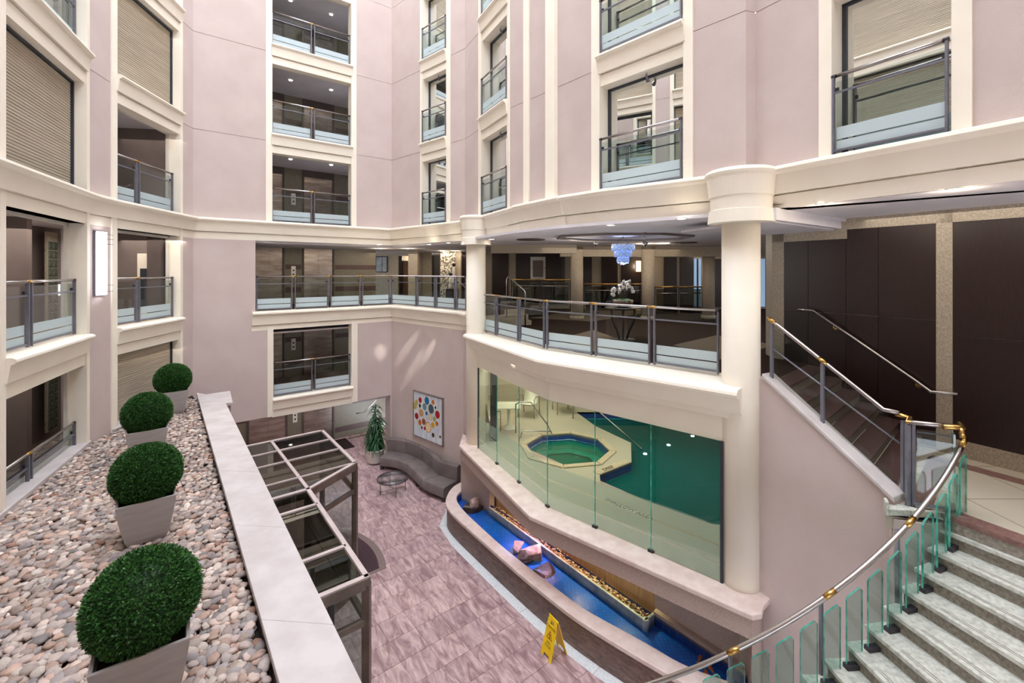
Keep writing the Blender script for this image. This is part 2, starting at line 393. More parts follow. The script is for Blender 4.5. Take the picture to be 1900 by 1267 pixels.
def wall(mb, q, s0, s1, z0, z1, th=.3, joints=True):
    """stucco wall with recessed horizontal joints"""
    js = [j for j in JOINT if joints and z0 < j < z1]; zs = [z0]+js+[z1]
    for i in range(len(zs)-1):
        q.box(mb, s0, s1, -th+.02, 0, zs[i]+(.008 if i else 0), zs[i+1]-(.008 if i < len(zs)-2 else 0))
    if js: q.box(mb, s0, s1, -th-.02, -.012, z0, z1)
SPAN = [(-.3, 0), (.10, 0), (.15, -.025), (.155, -.06), (.12, -.095), (.09, -.10), (.05, -.36), (-.05, -.363), (-.05, -.378), (.0, -.382), (-.01, -.60), (-.3, -.60)]
CORN = [(-.5, 0), (.17, 0), (.215, -.02), (.225, -.06), (.205, -.095), (.16, -.11), (.135, -.115), (.07, -.385), (-.03, -.388), (-.03, -.404), (.02, -.408), (.0, -.60), (-.5, -.60)]
def prof_at(p, z, k=1, dd=0): return [(d*k+dd, z+h) for d, h in p]
mbL, mbB, mbC, mbR, mbK = MB(), MB(), MB(), MB(), MB()
trim = {'left': MB(), 'back': MB(), 'corner': MB(), 'right': MB()}
def bay(tr, q, sa, sb, wl, wr, levels, zlo, zhi, jr=.3):
    """two cream pilaster strips with a sill-and-fascia spandrel at each level"""
    q.box(tr, sa, sa+wl, -jr, .03, zlo, zhi); q.box(tr, sb-wr, sb, -jr, .03, zlo, zhi)
    for z in levels:
        tr.sweep([q.p2(sa+wl-.03), q.p2(sb-wr+.03)], prof_at(SPAN, z))
# --- left facade: bay 0 (outside the frame), bay 1, pier, bay 2
s1a, s1b = WL1.at(6)-.13, WL1.at(163); W1 = (s1a+.13, s1b-.13)
s2a, s2b = 0.0, WL3.L; W2 = (.16, WL3.L-.12)
bay(trim['left'], WL1, s1a, s1b, .13, .13, LV, .0, TOP); bay(trim['left'], WL3, s2a, s2b, .16, .12, LV, 0, TOP)
s0a, s0b = s1a-4.3, s1a-.55
bay(trim['left'], WL1, s0a, s0b, .13, .13, LV, 0, TOP)
wall(mbL, WL1, s0b, s1a, 0, TOP); wall(mbL, WL1, -.1, s0a, 0, TOP); wall(mbL, WL1, s1b, WL1.L+.02, 0, TOP)
wall(mbL, WL2, -.02, WL2.L+.02, 0, TOP); wall(mbL, WL4, -.02, WL4.L+.0, 0, TOP)
wall(mbL, WL0, -.2, 1.2, 0, TOP); bay(trim['left'], WL0, 1.2, 4.4, .13, .13, LV, 0, TOP); wall(mbL, WL0, 4.4, WL0.L+.1, 0, TOP)
for q in (WR1, WR2):
    k = int(q.L//3.6); st = q.L/k; mb = mbK
    for i in range(k):
        wall(mb, q, i*st-.05, i*st+.5, 0, TOP); wall(mb, q, (i+1)*st-.5, (i+1)*st+.05, 0, TOP)
        bay(trim['left'], q, i*st+.5, (i+1)*st-.5, .14, .14, LV, 0, TOP)
# --- back facade
sbA, sbB = WB.at(493), WB.at(661); WBW = (WB.at(505), WB.at(651.5))
bay(trim['back'], WB, sbA, sbB, WBW[0]-sbA, sbB-WBW[1], LV[2:], 8.26, TOP)
wall(mbB, WB, -.0, sbA, 8.0, TOP); wall(mbB, WB, sbB, WB.L+.0, 8.0, TOP)
sj = WB.at(474)
wall(mbB, WB, 0, sj, 2.24, 8.0, joints=False)
sA2, sB2 = WB.at(496), WB.at(663); WB2 = (WB.at(507), WB.at(652))
wall(mbB, WB, sj, sA2, 2.24, 5.1, joints=False); wall(mbB, WB, sB2, WB.L, 2.24, 5.1, joints=False)
bay(trim['back'], WB, sA2, sB2, WB2[0]-sA2, sB2-WB2[1], [2.80], 2.24, 5.0)
WB.box(mbB, WB.at(712)+.25, WB.L+.02, -.45, 0, 0, 2.3)
# --- corner facade C
scA, scB = WC.at(780.5), WC.at(836); WCW = (WC.at(784), WC.at(829))
bay(trim['corner'], WC, scA, scB, WCW[0]-scA, scB-WCW[1], LV[2:], 8.26, TOP)
wall(mbC, WC, 0, scA, 8.0, TOP); wall(mbC, WC, scB, WC.L+.05, 8.0, TOP)
wall(mbC, WC, 0, WC.L, 0, 5.1, joints=False)
# --- right facade
sdA, sdB = WD1.at(889), WD1.L; W5 = (WD1.at(894.5), WD1.at(942.5))
bay(trim['right'], WD1, sdA, sdB, W5[0]-sdA, sdB-W5[1], LV[2:], 8.2, TOP, .34)
wall(mbR, WD1, 0, sdA, 8.0, TOP)
a1, a2, a3, a4 = WD2.at(973), WD2.at(983), WD2.at(1017.5), WD2.at(1034.5)
wall(mbR, WD2, 0, a1, 8.0, TOP); wall(mbR, WD2, a2, a3, 8.0, TOP); wall(mbR, WD2, a4, WD2.L, 8.0, TOP)
WD2.box(trim['right'], a1, a2, -.3, .04, 8.0, TOP); WD2.box(trim['right'], a3, a4, -.3, .10, 8.0, TOP)
s3a, s3b = WD3.at(1098.6), WD3.at(1286.5); W3 = (WD3.at(1114), WD3.at(1269))
bay(trim['right'], WD3, s3a, s3b, W3[0]-s3a, s3b-W3[1], LV[2:], 8.2, TOP, .34)
wall(mbR, WD3, 0, s3a, 8.0, TOP); wall(mbR, WD3, s3b, WD3.L, 8.0, TOP); wall(mbR, WDr, 0, WDr.L, 8.0, TOP)
s4a, s4b = WD4.at(1521), WD4.at(1805); W4 = (WD4.at(1545), WD4.at(1767))
bay(trim['right'], WD4, s4a, s4b, W4[0]-s4a, s4b-W4[1], LV[2:], 8.2, TOP, .34)
wall(mbR, WD4, 0, s4a, 8.0, TOP); wall(mbR, WD4, s4b, WD4.L+.2, 8.0, TOP)
mbC.prism([(-1.50, 13.95), (-1.24, 12.9), (-1.0, 13.05), (-1.1, 14)], 1.9, 4.95)
struct('wall_left', mbL, 'stucco'); struct('wall_back', mbB, 'stucco'); struct('wall_corner', mbC, 'stucco')
struct('wall_right', mbR, 'stucco'); struct('wall_behind', mbK, 'stucco')
for i, k in enumerate(trim): struct('trim_%d' % (i+1), trim[k], 'cream')
# --- the ring cornice at the foot of the upper storeys
def pr(p, z, dd=0, lip=None): return prof_at(p, z, 1, dd)
mb = MB(); mb.sweep([(-2.6, -3.3), (-4.77, 1.31), (-8.39, 9.0), (-8.56, 9.7), (-8.93, 12.3), (-8.99, 12.82), (-4.36, 16.5), (-1.43, 13.84), (-1.05, 13.1)], prof_at(CORN, 8.26)); struct('trim_5', mb, 'cream')
mb = MB(); mb.sweep([(-1.12, 12.95), (.0, 10.62)], prof_at(CORN, 8.26, 1, -.22)); struct('trim_6', mb, 'cream')
mb = MB(); mb.sweep([(.02, 10.62), (.93, 9.24)], prof_at(CORN, 8.27, 1.08, -.2)); mb.sweep([(.93, 9.24), (1.68, 8.44), (3.2, 7.22)], prof_at(CORN, 8.27, 1.12, -.24)); struct('trim_7', mb, 'cream')
mb = MB(); mb.sweep([WD4.p2(-.1), WD4.p2(.9, .02), WD4.p2(4, .0), WD4.p2(8.6)], prof_at(CORN, 8.26)); mb.sweep([(8.1, -.4), (5.0, -4.6), (-2.6, -3.3)], prof_at(CORN, 8.26)); struct('trim_8', mb, 'cream')
CAP = [(0, 0), (.47, 0), (.50, -.02), (.515, -.055), (.505, -.09), (.49, -.115), (.485, -.13), (.45, -.40), (.435, -.41), (.43, -.60), (.455, -.61), (.47, -.80), (0, -.80)]
COLS = ((-1.01, 12.75, .27, 'slender round cream column at the far end of the curved balcony'), (3.52, 7.0, .27, 'thick round cream column in front, between the pool window and the stair'))
for cx, cy, r, lab in COLS:
    t = thing('column', lab, 'column', (cx, cy, 1.95), None)
    mb = MB(); mb.lathe([(r, 0), (r, 5.6)], (cx, cy, 1.95), 48); mb.build('shaft', 'cream', t)
    mb = MB(); mb.lathe([(a*(1.0 if cx > 0 else .9), b) for a, b in CAP], (cx, cy, 8.262), 48, smooth=False); mb.build('capital', 'cream', t)
# --- balcony fascias of the lobby level
mb = MB(); BF = [(-.35, 0), (.14, 0), (.19, -.025), (.195, -.07), (.15, -.11), (.11, -.115), (.06, -.41), (-.04, -.413), (-.04, -.43), (.01, -.433), (.0, -.58), (-.35, -.58)]
mb.sweep([WB.p2(WB.at(467)), WB.p2(WB.L), WC.p2(WC.L-.1), (-1.2, 13.25)], prof_at(BF, 5.5)); struct('trim_9', mb, 'cream')
BFR = [(-1.1, 0), (-.06, 0), (-.012, -.03), (0, -.07), (-.02, -.115), (-.06, -.135), (-.10, -.14), (-.18, -.38), (-.32, -.383), (-.32, -.395), (-.25, -.40), (-.27, -.50), (-.42, -.503), (-.42, -.515), (-.36, -.52), (-.36, -.90), (-.60, -.90), (-.62, -.28), (-1.1, -.28)]
SF = [(-1.36, 12.55), (.47, 9.02), (3.24, 6.56)]
mb = MB(); mb.sweep(SF, prof_at(BFR, 5.0)); o = struct('trim_10', mb, 'cream')
# --- ground floor: real tiles near the fountain, slab below
mb = MB(); mb.prism([(-14, 0), (-2, -4), (8, -4), (9, 3), (4.2, 7.2), (-.6, 12.6), (-1.4, 13.9), (-4.2, 16.4), (-6, 21), (-14, 21)], -.12, -.010)
fl = struct('floor', mb, 'court_tile')
TA = math.radians(51.5); tu = Vector((math.sin(TA), math.cos(TA))); tv = Vector((-math.cos(TA), math.sin(TA))); TS = .53
def ground_ok(p):
    x, y = p
    if y < 5.2: return False
    if (x+4.36)*.672+(y-16.5)*.7408 > .35: return False            # wall C
    if -.6225*(x+7.42)+.783*(y-14.07) > 3.3: return False
    # right of the fountain's outer edge
    for (x0, y0), (x1, y1) in zip(FO[3:], FO[4:]):
        if y1 <= y <= y0 and x > x0+(x1-x0)*(y0-y)/(y0-y1)+.3: return False
    if y < 6.2 and x > 1.6: return False
    if x > (900-HX)/F*y and False: return False
    px = HX+x/y*F; py = HY+EYE/y*F
    if px < 435 or py > 1330: return False
    # behind the parapet line
    if x < -1.19-.61/.79*(y-3.62)-.4: return False
    return x > -9.5
FO = [P2(859.5, 891.8, .6), P2(837, 904, .6), P2(825, 928, .6), P2(830, 944, .6), P2(850, 964, .6), P2(900, 1008, .6), P2(964, 1065, .6), P2(1024, 1113, .6), P2(1066, 1146, .6), P2(1141, 1193, .6), P2(1236, 1249, .6), (3.0, 6.42), (3.62, 6.1)]
FI = [P2(871, 903, .6), P2(849, 915, .6), P2(846, 926, .6), P2(857, 944, .6), P2(894, 979, .6), P2(944, 1024, .6), P2(1060, 1112, .6), P2(1088, 1132, .6), P2(1199, 1192, .6), P2(1272, 1236, .6), (3.3, 6.78)]
tile_meshes = []
for k in range(6):
    mb = MB(); e = .0035; mb.box(e, TS-e, e, TS-e, -.02, 0); o = mb.build('tile', 'court_tile', bevel=.004, segs=1); o.modifiers.clear(); tile_meshes.append(o.data)
    bpy.data.objects.remove(o)
ntile = 0; rest = MB()
cands = []
for i in range(-50, 60):
    for j in range(-50, 60):
        off = 0
        p = tu*(i*TS+off)+tv*(j*TS)+Vector((0, 8)); c_ = p+(tu+tv)*TS/2
        if ground_ok(c_): cands.append((c_.y, p, c_))
cands.sort(key=lambda t: t[0])
for n_, (yy, p, c_) in enumerate(cands):
    if n_ < 296:
        o = bpy.data.objects.new('tile', tile_meshes[n_ % 6]); C.objects.link(o); o.parent = fl
        o.location = (p.x, p.y, random.uniform(-.0015, .0015)); o.rotation_euler = (0, 0, math.atan2(tu.y, tu.x))
    else:
        e = .008; q = [p+tu*e+tv*e, p+tu*(TS-e)+tv*e, p+tu*(TS-e)+tv*(TS-e), p+tu*e+tv*(TS-e)]
        rest.prism([(v.x, v.y) for v in q], -.02, 0)
if rest.bm.faces: tag(rest.build('tile_field', 'court_tile', fl), kind='stuff')
else: rest.bm.free()
# white kerb strip round the fountain: laid in separate slabs
def offs(pts, d):
    P = [Vector(p) for p in pts]; out = []
    for i in range(len(P)):
        a = (P[i]-P[i-1]).normalized() if i else (P[1]-P[0]).normalized(); b_ = (P[i+1]-P[i]).normalized() if i < len(P)-1 else a
        n_ = Vector((a.y, -a.x))+Vector((b_.y, -b_.x)); n_.normalize(); out.append((P[i].x+n_.x*d, P[i].y+n_.y*d))
    return out
def resample(pts, step):
    P = [Vector(p) for p in pts]; out = [P[0].copy()]; acc = 0
    for a, b_ in zip(P, P[1:]):
        L = (b_-a).length; t = step-acc
        while t <= L: out.append(a+(b_-a)*t/L); t += step
        acc = (acc+L) % step
    out.append(P[-1]); return [tuple(v) for v in out]
def smooth(pts, it=2):
    P = [Vector(p) for p in pts]
    for _ in range(it):
        Q = [P[0]]
        for a, b_ in zip(P, P[1:]): Q += [a*.75+b_*.25, a*.25+b_*.75]
        Q.append(P[-1]); P = Q
    return [tuple(p) for p in P]
FOs = smooth(FO, 2); FIs = smooth(FI, 2)
ft = thing('fountain', 'long curved indoor fountain with pale coping and blue tiled basin', 'fountain', (-.6, 10.2, 0))
mb = MB(); mb.prism(FOs+FIs[::-1], .52, .60); mb.build('coping', 'coping', ft, bevel=.018)
mb = MB(); FOw = offs(FOs, -.035); mb.prism(FOw+offs(FIs, .02)[::-1], 0, .52); mb.build('basin_wall', 'fountain_stone', ft)
FS1 = resample(offs(FOs[5:], -.03), .9); FS2 = offs(FS1, .20)
# the outer side lies on the right of the walk only when walking from far to near reversed: pick the sign that grows outward
if Vector(FS2[3]).x > Vector(FS1[3]).x: FS2 = offs(FS1, -.20)
for a, b_, c_, d_ in zip(FS1, FS1[1:], FS2[1:], FS2):
    e = .004; A, B_, C_, D_ = Vector(a), Vector(b_), Vector(c_), Vector(d_); u = (B_-A).normalized()*e
    mb = MB(); mb.prism([tuple(A+u), tuple(B_-u), tuple(C_-u), tuple(D_+u)], -.016, .006); mb.build('kerb_slab', 'white_strip', fl)
# basin
BK = [P2(871, 903, .6), (-.62, 12.1), (-.45, 11.95), (2.55, 8.2), (3.64, 6.9)]
mb = MB(); mb.prism(FIs+BK[::-1], .05, .36); mb.build('basin_floor', 'mosaic_blue', ft)
def curtain(pts, z0, z1, mb):
    L = 0; uvl = mb.bm.loops.layers.uv.verify(); 
    for a, b_ in zip(pts, pts[1:]):
        l = (Vector(b_)-Vector(a)).length; vs = [mb.bm.verts.new(v) for v in ((a[0], a[1], z0), (b_[0], b_[1], z0), (b_[0], b_[1], z1), (a[0], a[1], z1))]
        f = mb.bm.faces.new(vs)
        for lp, uv in zip(f.loops, ((L, z0), (L+l, z0), (L+l, z1), (L, z1))): lp[uvl].uv = uv
        L += l
mb = MB(); curtain(offs(FIs, -.004 if Vector(offs(FIs, .01)[9]).x < Vector(FIs[9]).x else .004), .1, .54, mb); curtain(BK, .1, .54, mb); mb.build('basin_lining', 'mosaic_navy', ft)
mb = MB(); mb.prism(FIs+BK[::-1], .418, .42); tag(mb.build('water', 'water_fountain', ft), kind='stuff')
# pool-window coping, its fascia, the recessed wall beneath
CPF = [(-1.45, 12.48), (.337, 8.886), (3.34, 6.32)]
mb = MB(); mb.prism(CPF+[(3.50, 6.36), (3.60, 6.50), (3.86, 6.72), (3.9, 7.3), (.9, 9.6), (-.8, 12.7), (-1.45, 13.4)], 1.86, 1.95); struct('trim_11', mb, 'coping', bevel=.02)
FSC = [(-1.43, 12.55), (.337+.03, 8.92), (3.36, 6.37)]
mb = MB(); mb.prism(FSC+[(3.52, 6.47), (3.72, 6.75), (3.8, 7.3), (.9, 9.6), (-.8, 12.7), (-1.40, 13.2)], 1.56, 1.86)
mb.prism([(3.36, 6.37), (3.52, 6.47), (3.72, 6.75), (3.72, 7.0), (3.60, 6.95)], 0, 1.56); struct('wall_fountain', mb, 'stone_fascia')
mb = MB()
mb.prism([(-1.42, 12.68), (-.60, 12.02), (-.40, 12.3), (-1.2, 13.6)], 0, 1.56)
mb.prism([(2.60, 8.30), (3.72, 7.0), (4.1, 7.4), (2.9, 8.7)], 0, 1.56)
mb.prism([(-.60, 12.02), (-.35, 12.2), (2.95, 8.6), (2.6, 8.3), (2.62, 8.5), (-.25, 12.35)][:4], 0, .3)
mb.prism([(-1.5, 13.6), (-1.25, 13.1), (3.9, 7.6), (4.3, 8.0), (-1.0, 14.2)], 0, 1.84); mb.prism([(-1.47, 13.95), (-1.42, 12.72), (-1.2, 12.9), (-1.2, 14)], 0, 1.84)
mb.prism([(2.55, 8.2), (3.64, 6.9), (3.78, 7.02), (2.68, 8.34)], .5, .60); struct('wall_pool', mb, 'stone_fascia')
pnl = sholder('wall_panels')
PL = Sec((-.42, 12.12), (2.66, 8.34))
for i in range(4):
    a, b_ = PL.L*i/4, PL.L*(i+1)/4
    mb = MB(); PL.box(mb, a+.006, b_-.006, -.06, 0, .1, 1.56); mb.build('panel', 'lit_wood', pnl)

# ================================================================== rooms behind the facades
def slab(name, pts, z0, z1, m): mb = MB(); mb.prism(pts, z0, z1); return struct(name, mb, m)
def off_poly(secs, d0, d1, e0=0, e1=0):
    A = [secs[0].p2(-e0, d0)]+[q.p2(q.L, d0) for q in secs[:-1]]+[secs[-1].p2(secs[-1].L+e1, d0)]
    B = [secs[0].p2(-e0, d1)]+[q.p2(q.L, d1) for q in secs[:-1]]+[secs[-1].p2(secs[-1].L+e1, d1)]
    return A+B[::-1]
lamp_n = 0
def downlight(x, y, z, r=.06, label='small round recessed downlight', group=None, power=0, m='lamp_white'):
    t = thing('downlight', label, 'ceiling light', (x, y, z), group)
    mb = MB(); mb.lathe([(r, -.012), (r*1.35, -.012), (r*1.35, 0), (r, 0), (r, -.012)], (x, y, z), 16); mb.build('trim_ring', 'white_paint', t)
    mb = MB(); mb.lathe([(0.0001, -.006), (r, -.006)], (x, y, z), 16); mb.build('lens', m, t)
    if power: point_light('downlight_lamp', (x, y, z-.12), power)
# left corridor
LS = [WL0, WL1, WL2, WL3]
ceil_z = [z+2.3 for z in LV]
mbf, mbc, mbw = MB(), MB(), MB()
for z in LV[:5]:
    mbf.prism(off_poly(LS, -.3, -2.6, .5, .3), z-.25, z-.02); mbc.prism(off_poly(LS, -.3, -2.6, .5, .3), z+2.28, z+2.36)
for q in LS: q.box(mbw, -.4, q.L+.4, -2.7, -2.4, 0, TOP)
WL0.box(mbw, -.6, -.4, -2.7, -.3, 0, TOP); WL3.box(mbw, WL3.L+.02, WL3.L+.2, -2.6, -.3, 0, TOP); WL1.box(mbw, W1[1]-.1+.5, W1[1]+.6, -2.5, -1.0, 0, 8)
struct('floor_corridor_left', mbf, 'carpet_beige'); struct('ceiling_corridor_left', mbc, 'ceiling_grey'); struct('wall_corridor_left', mbw, 'taupe')
# lift corridor behind facade B: floors, ceilings, stone wall with lift doors
NB = 3.05; SX = -2.6; EE = WB.at(697)
eb_end = None
def sN(px, q=WB, d=-NB):   # s where the sight line meets the plane d behind the wall
    a = q.pt(0, d); k = (px-HX)/F; return (k*a.y-a.x)/(q.u.x-k*q.u.y)
EW = sN(697)
mbf, mbc = MB(), MB()
for z in (2.75, 8.26, 11.0, 13.76):
    WB.box(mbf, SX, WB.L+1.5, -NB, -.29, z-.28, z-.02)
for z in (2.24, 4.75): WB.box(mbc, SX, WB.L+1.5, -NB, -.30, z, z+.05)
for z in (8.26, 11.0, 13.76): WB.box(mbc, SX, WB.L+1.5, -NB, -.30, z+2.36, z+2.42)
for z0_, z1_ in ((0, 5.2), (7.66, TOP)): WB.box(mbc, WB.L+1.4, WB.L+1.6, -3.3, -.3, z0_, z1_)
WB.box(mbc, SX-.2, SX, -3.3, -.2, 0, TOP)
struct('floor_lift_lobby', mbf, 'carpet_beige'); struct('ceiling_lift_lobby', mbc, 'ceiling_grey')
mbg, mbb, mbt = MB(), MB(), MB()
for z, h in ((0, 2.24), (2.75, 2.0), (5.5, 2.16), (8.26, 2.36), (11.0, 2.36), (13.76, 2.36)):
    D1 = (sN(474), sN(524)); D2 = (sN(564), sN(617))
    if z == 0: D1 = (sN(462), sN(530))
    dh = min(h-.06, 2.1)
    top = z+h; end = EW if z == 5.5 else EW+2.2
    WB.box(mbg, SX, D1[0]-.06, -NB-.2, -NB, z-.3, top+.3); WB.box(mbg, D1[1]+.06, D2[0]-.06, -NB-.2, -NB, z-.3, top+.3)
    WB.box(mbg, D2[1]+.06, end, -NB-.2, -NB, z-.3, top+.3)
    WB.box(mbt, D1[0]-.06, D1[1]+.06, -NB-.2, -NB+.02, z+dh, top+.3); WB.box(mbt, D2[0]-.06, D2[1]+.06, -NB-.2, -NB+.02, z+dh, top+.3)
    for zz in ((.42, .62) if z != 0 else (.25, .45), (1.3, 1.48)) if z != 13.76 else ():
        for a, b_ in ((SX, D1[0]-.1), (D1[1]+.1, D2[0]-.1), (D2[1]+.1, end)): WB.box(mbb, a, b_, -NB, -NB+.012, z+zz[0], z+zz[1])
    for a, b_ in (D1, D2):
        for e in (a-.06, b_): WB.box(mbt, e, e+.06, -NB-.1, -NB+.03, z, z+dh)
        nm = {0: 'on the ground floor', 2.75: 'one floor up', 5.5: 'on the open lobby level', 8.26: 'above the cornice', 11.0: 'second floor above the cornice', 13.76: 'top floor in view'}[z]
        side = 'left' if (a, b_) == D1 else 'right'
        dn = 0 if side == 'left' else 1
        mb = MB(); WB.box(mb, a, b_, -NB-.12, -NB-.02, z, z+dh)
        d = struct('door_%d' % (int(z/2.7)*2+dn+1), mb, 'elevator_steel' if z < 12 else 'wood_dark')
        for k in (0, 1):
            m_ = (a+b_)/2; mb = MB(); WB.box(mb, (a, m_+.004)[k], (m_-.004, b_)[k], -NB-.02, -NB-.008, z, z+dh); mb.build('door_leaf', 'elevator_steel', d)
    # call button plate
    if z in (0, 2.75, 5.5, 8.26):
        sm = (D1[1]+D2[0])/2; lab = {0: 'ground floor', 2.75: 'floor above the ground floor', 5.5: 'lobby level', 8.26: 'floor above the cornice'}[z]
        t = thing('call_plate', 'white lift call plate between the lift doors, '+lab, 'lift button', tuple(WB.pt(sm, -NB, z+1.05)))
        mb = MB(); WB.box(mb, sm-.08, sm+.08, -NB, -NB+.02, z+.98, z+1.42); mb.build('plate', 'white_paint', t, bevel=.01)
        for k in (0, 1):
            mb = MB(); WB.box(mb, sm-.03, sm+.03, -NB+.02, -NB+.035, z+1.08+.15*k, z+1.14+.15*k); mb.build('button', 'rail_dark', t)
WB.box(mbg, SX-.2, EW, -NB-.4, -NB-.2, 0, TOP); WB.box(mbg, EW, WB.L+1.6, -NB-.4, -NB-.2, 0, 5.2); WB.box(mbg, EW, WB.L+1.6, -NB-.4, -NB-.2, 7.68, TOP)
struct('wall_lift', mbg, 'granite'); struct('trim_12', mbb, 'brown_stone'); struct('trim_13', mbt, 'taupe_dark')
for z in (5.5, 8.26, 11.0, 13.76, 2.75):
    for px, dd, sd_ in ((560, -1.5, 'left'), (640, -1.5, 'right')):
        v = WB.pt(WB.at(px), dd, z+(2.35 if z > 6 else 2.13 if z > 3 else 1.99)); 
        lvl = {2.75: 'one floor above the ground', 5.5: 'lobby level', 8.26: 'first storey above the cornice', 11.0: 'second storey above the cornice', 13.76: 'top storey'}[z]
        downlight(v.x, v.y, v.z, .055, sd_+' small downlight in the lift corridor ceiling, '+lvl, 'corridor downlights '+lvl, 0)
# lobby level: floor at 5.5 behind B and C, front lobby at 5.0, one ceiling
ceil_pts = [WB.p2(-.2, -.2), WB.p2(WB.L, -.2), WC.p2(WC.L, -.2), (-1.3, 12.9), (.0, 10.5), (.85, 9.35), (1.7, 8.55), (3.3, 7.25), (4.0, 7.2), WD4.p2(.3, -.1), (5.9, 8.0), (15, 16), (15, 24), (-14, 24), WB.p2(-2.6, -3)]
slab('ceiling', ceil_pts, 7.60, 7.66, 'ceiling_grey')
slab('floor_lobby_upper', [WB.p2(-2.6, -.25), WB.p2(WB.L, -.25), WC.p2(WC.L-.15, -.1), (-1.1, 13.15), (-.9, 14.6), (.4, 15.3), (1.2, 24), (-14, 24), WB.p2(-2.6, -3)], 5.2, 5.49, 'carpet')
slab('floor_lobby', [(-1.0, 12.7), (.70, 9.5), (3.3, 7.1), (3.75, 6.82), (3.88, 6.74), (5.68, 8.38), (15, 13), (15, 24), (.4, 24), (.4, 15.3), (-.9, 14.6)], 4.72, 4.995, 'carpet')
# steps between the two lobby floors, handrail
stp = thing('lobby_steps', 'low pale steps joining the two lobby floors behind the far column', 'steps', (-.3, 14.4, 5.0))
for i in range(3):
    mb = MB(); o_ = .3*(2-i); mb.prism([(-.95+o_*.3, 14.6-o_), (.45+o_*.3, 15.3-o_), (.4, 15.5), (-.9, 14.8)], 4.99, 5.14+.165*i); mb.build('step', 'granite_light', stp, bevel=.006)
hr = thing('handrail', 'bent steel handrail beside the low lobby steps', 'handrail', (-.2, 14, 5))
a = P3(940, 600, 5.2); b_ = P3(974, 598, 5.0)
mb = MB(); yy = 14.2; X = lambda px, y=yy: (px-HX)/F*y; Z = lambda py, y=yy: EYE+(HY-py)/F*y
mb.tube([(X(940), yy, 5.3), (X(940), yy, Z(520)), (X(941.5), yy, Z(515)), (X(944), yy, Z(513)), (X(948), yy, Z(517)), (X(972), yy-.3, Z(538)), (X(974), yy-.3, Z(543)), (X(974), yy-.3, 5.0)], .022, 10); mb.build('rail', 'steel', hr)
# inlaid carpet shapes of the front lobby
for i, (pp) in enumerate([[(1040, 628), (1100, 612), (1180, 640), (1110, 655)], [(1250, 640), (1330, 622), (1440, 640), (1330, 668)], [(985, 590), (1120, 566), (1260, 570), (1100, 596)]]):
    mb = MB(); mb.prism([P2(a, b_, 5.0) for a, b_ in pp], 4.99, 5.003); mb.build('carpet_inlay', 'carpet_beige', bpy.data.objects['floor_lobby'])
# raised ceiling coffer with chandelier
CC = Vector(((1156-HX)/F*11.4, 11.4))
mb = MB(); oct_ = [(CC.x+1.75*math.cos(a), CC.y+1.2*math.sin(a)) for a in [PI/8+i*PI/4 for i in range(8)]]; o2 = [(CC.x+1.6*math.cos(a), CC.y+1.08*math.sin(a)) for a in [PI/8+i*PI/4 for i in range(8)]]
for i in range(8):
    j = (i+1) % 8; mb.prism([oct_[i], oct_[j], o2[j], o2[i]], 7.555, 7.60)
struct('trim_14', mb, 'taupe')
for x0, y0, lab in ((985/1., 437, 'left of the chandelier'), (1268, 443, 'right of the chandelier')):
    Y = 844*.87/(HY-y0-7); v = ((x0-HX)/F*Y, Y, 7.6)
    t = thing('ceiling_vent', 'flat grey air diffuser in the lobby ceiling, '+lab, 'vent', v)
    for k in range(4):
        mb = MB(); mb.lathe([(.08+.09*k, -.02), (.13+.09*k, -.02), (.13+.09*k, 0), (.08+.09*k, 0), (.08+.09*k, -.02)], v, 20); mb.build('ring', 'taupe_dark', t)
# columns of the lobby
for i, (px, yc) in enumerate(((1070.5, 16.3), (1202.5, 16.2), (1314.5, 16.6))):
    x = (px-HX)/F*yc; lab = ('leftmost', 'middle', 'rightmost')[i]
    t = thing('lobby_column', 'slim beige column inside the lobby, %s of the three' % lab, 'column', (x, yc, 5.0), 'inner lobby columns')
    mb = MB(); mb.lathe([(.22, 0), (.22, 2.6)], (x, yc, 5.0), 28); mb.build('shaft', 'granite_light', t)
    mb = MB(); mb.lathe([(.26, 0), (.26, .12), (.22, .14)], (x, yc, 5.0), 28); mb.build('base', 'granite_light', t)
X21 = lambda px, y: (px-HX)/F*y
mb = MB(); mb.box(X21(1040, 16.4), X21(1345, 16.4)+.5, 16.25, 16.6, 7.25, 7.60); mb.box(-.7, X21(1060, 16.4), 15.0, 15.3, 7.32, 7.6); struct('trim_15', mb, 'granite_light')
# stone back wall of the lobby with dark wood panels
mb = MB(); mb.box(-1.4, 15, 21, 21.3, 5.0, 7.6); mb.box(15, 15.3, 10, 21.3, 5, 7.6); struct('wall_lobby_back', mb, 'granite_light')
pw = sholder('wall_lobby_panels')
for a, b_, t_, bt in ((913, 943, 458, 548), (957, 1048, 463, 562), (1082, 1098, 472, 560), (1116, 1146, 472, 580), (1153, 1190, 472, 585), (1232, 1256, 475, 570), (1262, 1287, 475, 570), (1325, 1340, 478, 570)):
    mb = MB(); mb.box(X21(a, 20.96), X21(b_, 20.96), 20.94, 21.02, EYE+(HY-bt)/F*20.96, EYE+(HY-t_)/F*20.96-.05); mb.build('panel', 'wood_dark', pw)
for i, (a, b_) in enumerate(((1288, 1300), (1411, 1431))):
    mb = MB(); mb.box(X21(a, 20.95), X21(b_, 20.95), 20.9, 21.0, 5.1, 7.3); wdo = struct('window_%d' % (40+i), mb, 'daylight_pane')
    mb = MB(); c_ = X21((a+b_)/2, 20.9); mb.box(c_-.03, c_+.03, 20.86, 20.9, 5.1, 7.3); mb.build('mullion', 'black', wdo)
cab = thing('hose_cabinet', 'white framed fire hose cabinet on the dark wood wall of the lobby', 'cabinet', (X21(998, 20.9), 20.9, 6.4))
